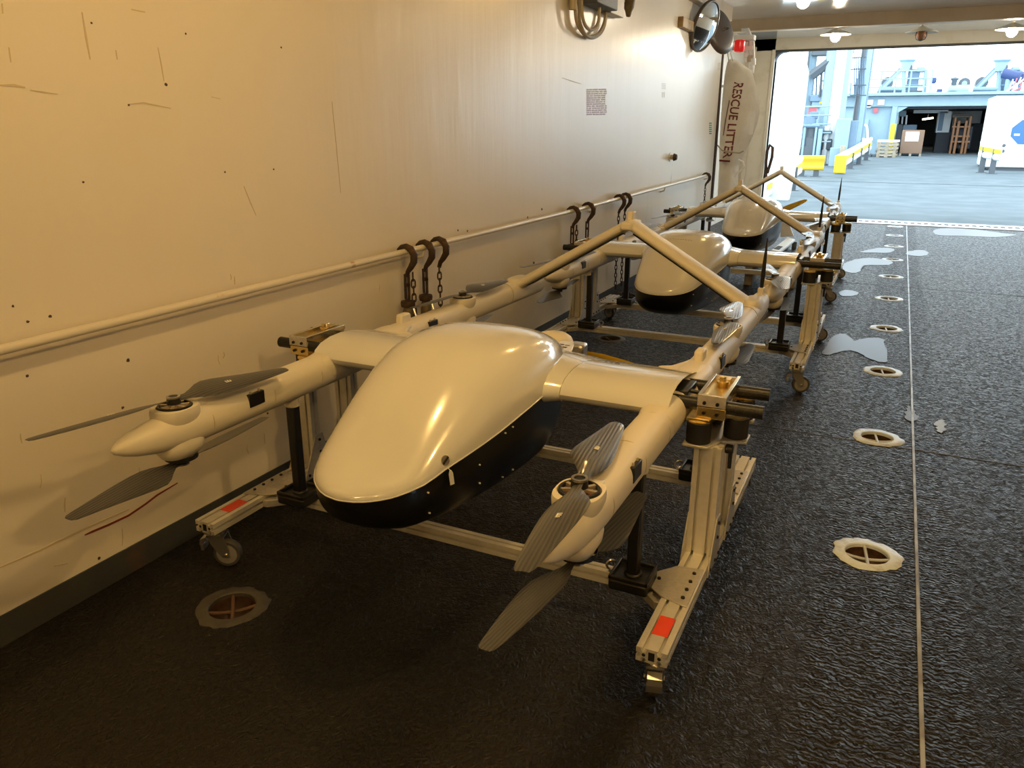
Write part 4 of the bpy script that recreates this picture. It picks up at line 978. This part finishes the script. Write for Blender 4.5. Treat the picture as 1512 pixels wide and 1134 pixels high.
bx(1312.6,183,1320.6,222,FY-.2,.36,True).build('yellow_sleeve', YELB, bl, bevel=.02)['label'] = 'yellow painted column foot'
xx, _, zz, z9 = R(1320,158,1330,170,FY); MB().prism([(xx,z9),(xx+.6,z9),(xx,zz)], 'y', FY-.1, FY+.1).build('knee_bracket', LBLUE, bl)
bx(1349,162,1400,167,FY+3,.3).build('light_panel', SWHITE, bl)
for k in range(3): bx(1262+k*17,147,1272+k*17,155,FY-.18,.1).build('vent_cover', SWHITE, bl, bevel=.02)
c2 = pt(1293,163,FY); MB().cyl((c2.x,FY+.12,c2.z),(c2.x,FY-.06,c2.z), .12, n=16).build('red_disc', REDP, bl)
o_ = bx(1272,176,1281,206,FY-.15,.25).build('hose_box', LBLUE, bl, bevel=.03)
MB().tube([pt(1277,184,FY-.2), pt(1280,187,FY-.25), pt(1281,196,FY-.25), pt(1281,208,FY-.25)], .06, 8).build('hose', SWHITE, bl)
bx(1274,150,1286,159,FY-.1,.15).build('sign_plate', SWHITE, bl, bevel=.01)
# rail along the upper deck
rl = thing('upper_railing', 'white pipe railing along the upper deck edge', 'railing', (pt(1330,140,FY).x, FY-.3, zt_+.1))
for px in (1276,1298,1320,1341,1362,1372): a = pt(px,140,FY-.3); MB().cyl((a.x,FY-.3,zt_+.02),(a.x,FY-.3,zt_+1.15), .035, n=6).build('stanchion', LBLUE, rl)
a, b = pt(1276,140,FY-.3), pt(1372,140,FY-.3)
for z in (.4,.78,1.13): MB().cyl((a.x,FY-.3,zt_+z),(b.x,FY-.3,zt_+z), .03, n=6).build('rail', LBLUE, rl)
# winch frames on the upper deck
def winch(px, label):
    Y = 47.; g = zt_+.12
    t = thing('deck_winch', label, 'winch', (pt(px,135,Y).x, Y, g), 'winch frames on the upper deck')
    def P(dx, py): return pt(px+dx, py, Y)
    for dx0, py0, dx1, py1, r in ((-2,100,-3,139,.10),(-4,101,-34,131,.09),(-8,101,-38,131,.06),(-3,131,-40,131,.10),(30,104,28,139,.08),(-2,116,30,116,.04),(-2,126,30,126,.04),(-2,104,30,103,.05)):
        a, b = P(dx0,py0), P(dx1,py1); b.z = max(b.z, g) if py1 > 137 else b.z
        MB().cyl(a, b, r, n=8).build('strut', MBLUE if r < .09 else LBLUE, t)
    MB().lathe([(.25,-.5),(.30,-.1),(.42,.0),(.36,.05),(.05,.10)], P(3,89), 16, True, True).cyl(P(3,95), P(3,104), .18, n=12).build('hood', LBLUE, t)
    x0, x1, z0, z1 = R(px+2, 101, px+20, 137, Y); MB().box((x0,Y+.2,g),(x1,Y+1.1,z1)).build('machine_cabinet', MBLUE, t, bevel=.05)
    x0, x1, z0, z1 = R(px+17, 98, px+29, 106, Y); MB().box((x0,Y,z0),(x1,Y+.8,z1)).build('motor_cover', LBLUE, t, bevel=.06)
    c = P(-27,122); MB().cyl(c, c+V((0,.9,0)), .28, n=16).build('drum', SGREY, t)
    c = P(6,100); MB().cyl(c-V((0,.2,0)), c+V((0,.4,0)), .14, n=12).build('sheave', SGREY, t)
    x0, x1, z0, z1 = R(px-42, 132, px+30, 139, Y); MB().box((x0,Y,g-.02),(x1,Y+1.4,z1-.05)).build('skid', SGREY, t, bevel=.03)
winch(1337, 'pale blue winch frame with hooded post above the cardboard crate')
winch(1477, 'pale blue winch frame beside the dark blue crane arm')
o = bx(1415,120,1431,139.6,46.5,.7).build('vent_cowl', SWHITE, bevel=.05); tag(o, 'white ventilation cowl on the upper deck', 'vent')
t = thing('cowl_fan', 'small dark round fan on upper deck beside the cowl', 'fan', pt(1424,123,46.3)); c = pt(1424,123,46.3); MB().cyl(c, c+V((0,.22,0)), .26, n=18).build('ring', SGREY, t); MB().cyl(c-V((0,.03,0)), c, .12, n=12).build('boss', LBLUE, t)
o = bx(1374,114,1383,123,46.,.3).build('blue_tarp_bundle', DBLUE, bevel=.08); o.location.z += 0; tag(o, 'small dark blue wrapped bundle on a post', 'bundle')
a = pt(1379,122,46.15); o = MB().cyl((a.x,46.15,zt_+.1),(a.x,46.15,a.z+.1), .04, n=6).build('bundle_post', SWHITE); tag(o, 'thin white post carrying the blue bundle', 'post')
o = bx(1383,131,1391,140,46.,.4).build('blue_mat', DBLUE, bevel=.05); tag(o, 'small dark blue roll lying on the upper deck', 'roll')
t = thing('bollard_gear', 'grey deck fitting on the upper deck middle', 'deck fitting', pt(1408,139,46)); MB().lathe([(.3,0),(.3,.1),(.12,.2),(.12,.6),(.2,.7),(.05,.78)], V((pt(1406,139,46).x,46,zt_+.1)), 12, True, True).build('post', SGREY, t); q = pt(1416,137,46); MB().cyl((q.x-.5,46,zt_+.3),(q.x+.4,46,zt_+.3), .22, n=12).build('drum', LBLUE, t)
# crane arm in dark blue and a red-white lattice
A, B = pt(1481,108,46.5), pt(1530,120,46)
o = thing('crane_arm', 'dark blue hydraulic crane arm above the white container', 'crane', A)
MB().cyl(A, A.lerp(B,.55), .23, n=14).build('sleeve', DBLUE, o, bevel=.03); MB().cyl(A.lerp(B,.5), B, .17, n=12).cyl(A.lerp(B,.5), A.lerp(B,.58), .28, n=12).build('ram', DBLUE, o)
q = A.lerp(B,.2); MB().cyl((q.x,q.y,zt_+.12),(q.x,q.y,q.z), .12, n=8).build('support', LBLUE, o)
lat_ = o = thing('lattice_boom', 'red and white lattice boom above the white container', 'crane', pt(1500,130,45.0))
for k in range(6):
    a, b = pt(1488+k*6,136-k*3,45.0), pt(1496+k*6,117-k*1.5,45.0); MB().cyl(a, b, .03, n=6).build('lacing', REDP if k % 2 else SWHITE, o)
MB().cyl(pt(1484,140,45.0), pt(1530,120,45.0), .045, n=6).build('chord', REDP, o); MB().cyl(pt(1484,136,45.0), pt(1530,105,45.0), .04, n=6).build('chord', SWHITE, o)
q = pt(1510,128,45.0); MB().cyl((q.x,45.0,zt_+.12),(q.x,45.0,q.z+.15), .06, n=6).build('rest_post', SWHITE, lat_)
# garage contents
fk = thing('forklift', 'forklift with orange-brown mast facing out of the garage', 'forklift', (pt(1415,219,46.5).x, 46.5, dz(FY)))
Y = 46.5; gz = dz(FY)+.01
for p0, p1 in ((1406,1409.5),(1428,1432)): x0, x1, z0, z1 = R(p0,171,p1,219,Y); MB().box((x0,Y,gz),(x1,Y+.15,z1)).build('mast_rail', ORANGE, fk, bevel=.02)
for p0, p1 in ((1411,1415),(1422,1426)): x0, x1, z0, z1 = R(p0,178,p1,219,Y); MB().box((x0,Y-.1,gz),(x1,Y+.1,z1)).build('fork', ORANGE, fk, bevel=.02)
for py in (171,186,200,208): x0, x1, z0, z1 = R(1406,py,1432,py+2.5,Y); MB().box((x0,Y-.02,z0),(x1,Y+.1,z1)).build('cross_bar', BOLT if py < 180 else ORANGE, fk)
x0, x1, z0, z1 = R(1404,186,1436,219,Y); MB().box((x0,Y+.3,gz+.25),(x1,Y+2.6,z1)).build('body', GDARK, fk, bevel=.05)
x0, x1, z0, z1 = R(1407,168,1433,188,Y); 
for xx in (x0+.05, x1-.05):
    for yy in (.5, 1.9): MB().cyl((xx,Y+yy,z0),(xx,Y+yy,z1), .05, n=6).build('guard_post', BOLT, fk)
MB().box((x0,Y+.4,z1-.08),(x1,Y+2,z1)).build('overhead_guard', BOLT, fk)
for xx in (x0+.2, x1-.2):
    for yy in (.5, 2.1): MB().cyl((xx-.12,Y+yy,gz+.32),(xx+.12,Y+yy,gz+.32), .32, n=18).build('wheel', RUBBER, fk)
cb = thing('cardboard_crate', 'tan cardboard crate on a pallet at the garage mouth', 'crate', (pt(1347,220,FY-1.2).x, FY-1.2, dz(FY-1.2)))
x0, x1, z0, z1 = R(1331,192,1364,217,FY-1.2); g = dz(FY-1.2)
MB().box((x0,FY-1.2,g+.12),(x1,FY-.25,z1)).build('box', CARD, cb, bevel=.02)
MB().box((x0+.16,FY-1.215,z1-.52),(x1-.22,FY-1.19,z1-.08)).build('paper_label', SWHITE, cb)
for k in range(3): MB().box((x0+k*(x1-x0-.1)/2,FY-1.2,g-.01),(x0+k*(x1-x0-.1)/2+.1,FY-.25,g+.12)).build('runner', WOOD, cb)
st = thing('pallet_stack', 'low stack of weathered pallets and dunnage near the yellow column', 'pallet', (pt(1310,220,42.5).x, 42.5, dz(42.5)))
x0, x1, z0, z1 = R(1294,206,1328,223,42.5); g = dz(42.5)
rnd = random.Random(9)
for k in range(5):
    zz = g-.01+k*(z1-g)/5
    for q in range(4): MB().box((x0+rnd.uniform(0,.12),42.5+q*.28,zz+.05),(x1-rnd.uniform(0,.2),42.5+q*.28+.2,zz+(z1-g)/5-.005)).build('board', WOOD if k < 4 else SWHITE, st)
    for q in range(3): MB().box((x0+.05+q*(x1-x0-.3)/2,42.5,zz),(x0+.2+q*(x1-x0-.3)/2,43.6,zz+.055)).build('bearer', WOOD, st)
cg = thing('bin_rack', 'blue-grey bins and cage stacked inside the garage', 'bins', (pt(1330,215,47).x, 47, dz(FY)))
bx(1317,183,1331,214,47,1.0).build('bin', SGREY, cg, bevel=.03); bx(1331,184,1352,214,47.3,1.0).build('bin', MBLUE, cg, bevel=.03)
for p in (1322,1327,1333,1339): MB().cyl(pt(p,170,47.2), pt(p-1.5,184,47.2), .04, n=6).build('cage_bar', SWHITE, cg)
bx(1322,163,1338,172,47.1,.5).build('hood', LBLUE, cg, bevel=.04); bx(1317,206,1352,217,47.0,1.2,False).build('lower_shelf', SGREY, cg)
for q in (1318,1350): MB().cyl((pt(q,210,47.2).x,47.2,gz),(pt(q,210,47.2).x,47.2,gz+1.2), .05, n=6).build('rack_leg', SGREY, cg)
cn = thing('white_cabin', 'white cabin unit with blue side panel inside the garage', 'cabin', (pt(1392,215,48).x, 48, dz(FY)))
bx(1384,164,1404,196,48,1.4).build('cabin', SWHITE, cn, bevel=.03); bx(1386,166,1393,193,47.9,.12).build('blue_panel', MBLUE, cn); x0, x1, z0, z1 = R(1381,196,1405,217,48); MB().box((x0,48,gz),(x1,49.4,z1+.02)).build('plinth', GDARK, cn, bevel=.02)
o = bx(1404,163,1449,182,51,.2).build('white_board', SWHITE); x = o; tag(o, 'white board hanging behind the forklift', 'board')
x0, x1, z0, z1 = R(1434,182,1460,217,50); o = MB().box((x0,50,gz),(x1,51.5,z1)).build('dark_cabinet', GDARK, bevel=.04); tag(o, 'dark cabinet standing right of the forklift', 'cabinet')
o = MB().cyl(pt(1370,174,52), pt(1370,176.5,52), .28, n=14).build('garage_lamp', mat('garage_lamp_glow', (1,1,1), .5, emit=((1,.85,.6), 6))); tag(o, 'small warm lamp glowing deep inside the garage', 'lamp')
q = pt(1370,174,52); MB().cyl((q.x,52,q.z-.02),(q.x,52,zh0-.05), .03, n=6).build('lamp_rod', GDARK, o) if False else None
o2 = MB().cyl((q.x,52,q.z-.02),(q.x,52,zh0-.05), .03, n=6).build('lamp_rod', GDARK, o)
# white container with octagonal window
ct = thing('white_container', 'white container block with blue octagonal window on the right', 'container', (pt(1490,232,35).x, 35, dz(35)))
x0, x1, z0, z1 = R(1462,141,1560,236,35); g = dz(35)
MB().box((x0,35,g+.12),(x0+6,38,z1)).build('body', SWHITE, ct, bevel=.04)
MB().box((x0+.2,35.1,g-.02),(x0+6,37.9,g+.14)).build('skid', SGREY, ct)
ox0, ox1, oz0, oz1 = R(1493,177,1533,213,35); k_ = .28
def octo(g_): return [(ox0-g_,oz0+k_),(ox0+k_,oz0-g_),(ox1-k_,oz0-g_),(ox1+g_,oz0+k_),(ox1+g_,oz1-k_),(ox1-k_,oz1+g_),(ox0+k_,oz1+g_),(ox0-g_,oz1-k_)]
wf = MB().prism(octo(.08), 'y', 34.95, 35.02).build('window_frame', SWHITE, ct, bevel=.01); MB().prism(octo(0), 'y', 34.93, 34.97).build('pane', WINB, wf)
MB().box((ox0+.1,34.92,oz0+.30),(ox0+.28,34.94,oz0+.37)).build('window_sticker', SWHITE, wf)
MB().prism([(ox0-.35,oz0-.45),(ox1+.3,oz0-.45),(ox1+.3,oz1+.25),(ox0-.35,oz1+.25)], 'y', 34.985, 35.01).build('door_panel', SWHITE, ct, bevel=.008)
for q in (-.25, -.05): MB().cyl((ox0-.15,34.98,oz0+q),(ox0-.15,34.94,oz0+q), .06, n=10).build('door_bolt', SGREY, ct)
# mast house on the left with platforms, pipes and ladder
mh = thing('mast_house', 'pale blue mast structure with pipes, platforms and ladder', 'mast', (pt(1235,235,37).x, 37.5, dz(37)))
g = dz(37)-.05
def vpost(px, py0, Y, r, m, nm, base=True, py1=None):
    a = pt(px, py0, Y); zb_ = g if base else pt(px, py1, Y).z
    MB().cyl((a.x,Y,zb_),(a.x,Y,a.z), r, n=8).build(nm, m, mh)
for px, top, Y, r, m in ((1191,62,37,.16,SWHITE),(1196,62,37,.07,SGREY),(1203,60,37.4,.18,LBLUE),(1231,60,37,.22,LBLUE),(1236,62,37.2,.08,MBLUE),(1240,62,37.2,.08,SGREY),(1246,60,37,.28,SWHITE),(1254,60,37,.20,LBLUE),(1259,58,37.1,.07,SGREY),(1278,58,38.5,.09,SGREY),(1284,60,38.8,.22,LBLUE),(1290,58,38.8,.10,MBLUE)):
    vpost(px, top, Y, r, m, 'post')
bx(1222,64,1260,76,37,1.2).build('top_platform', LBLUE, mh, bevel=.04)
bx(1198,74,1226,82,37,.5).build('cross_beam', SGREY, mh, bevel=.03)
MB().cyl(pt(1227,90,37), pt(1198,112,37), .20, n=6).build('diagonal_brace', SGREY, mh)
for px0, py0, px1, py1 in ((1214,100,1210,143),(1219,118,1213,143),(1226,130,1221,143)): MB().cyl(pt(px0,py0,37), pt(px1,py1,37), .05, n=6).build('stay', SGREY, mh)
for py in (101,118,134): bx(1211,py,1240,py+2,37.1,.12).build('ladder_platform', LBLUE, mh)
bx(1196,140,1232,150,37,.8).build('mid_platform', MBLUE, mh, bevel=.03)
for py in (84,101,125,140): bx(1255,py,1279,py+1.6,38,.12).build('ladder_rung', SGREY, mh)
bx(1262,115,1278,142,39,.5).build('back_panel', LBLUE, mh)
bx(1210,150,1232,160,37.3,.4).build('yellow_rail_panel', YELB, mh) if False else None
MB().cyl(pt(1210,152,36.9), pt(1230,151,36.9), .05, n=6).build('yellow_bar', YELB, mh)
for px in (1214,1219,1224): MB().cyl(pt(px,150,36.9), pt(px-1,160,36.9), .04, n=6).build('baluster', SGREY, mh)
for px, py0, r in ((1182,185,.07),(1189,185,.05),(1206,186,.05),(1212,190,.09)): vpost(px, py0, 36, r, LBLUE, 'pipe')
MB().cyl(pt(1180,186,36), pt(1210,186,36), .07, n=8).build('header_pipe', MBLUE, mh)
for px, py, r in ((1195,178,.28),(1199,196,.34),(1197,212,.42),(1194,225,.45),(1203,206,.25),(1201,170,.2)):
    c = pt(px, py, 36.4); MB().lathe([(r*.4,-r),(r,-r*.6),(r,r*.5),(r*.5,r*.8),(r*.2,r)], c, 10, True, True).build('valve_body', SGREY if r > .3 else MBLUE, mh)
MB().cyl((pt(1197,200,36.6).x,36.6,g),(pt(1197,200,36.6).x,36.6,pt(1197,165,36.6).z), .08, n=8).build('valve_riser', SGREY, mh)
c = pt(1200,163,36.4); MB().box((c.x-.15,36.3,c.z-.3),(c.x+.15,36.5,c.z+.1)).build('red_valve', REDP, mh)
bx(1212,193,1228,197,36.5,.3).build('pipe_bridge', SGREY, mh); bx(1213,205,1228,222,36.6,.6).build('pump_block', SGREY, mh, bevel=.05)
vpost(1222, 186, 36.7, .12, SWHITE, 'tank')
bx(1178,232,1230,240,37.2,1.0,True).build('base_plinth', MBLUE, mh)
bx(1181,76,1192,95,37.6,.5).build('blue_box', MBLUE, mh, bevel=.03)

for k in range(9):
    px = 1199+k*7.2; MB().cyl(pt(px,96+(k*37 % 30),37.6), pt(px-1.2,140,37.6), .035, n=6).build('thin_pipe', MBLUE if k % 2 else LBLUE, mh)
for k in range(5):
    py = 158+k*13; MB().cyl(pt(1180,py,36.2), pt(1227,py-1,36.2), .03, n=6).build('guard_bar', LBLUE, mh)
for k in range(6):
    px = 1262+k*2.9; MB().cyl(pt(px,86,38.2), pt(px-.8,139,38.2), .022, n=5).build('ladder_wire', MBLUE, mh)
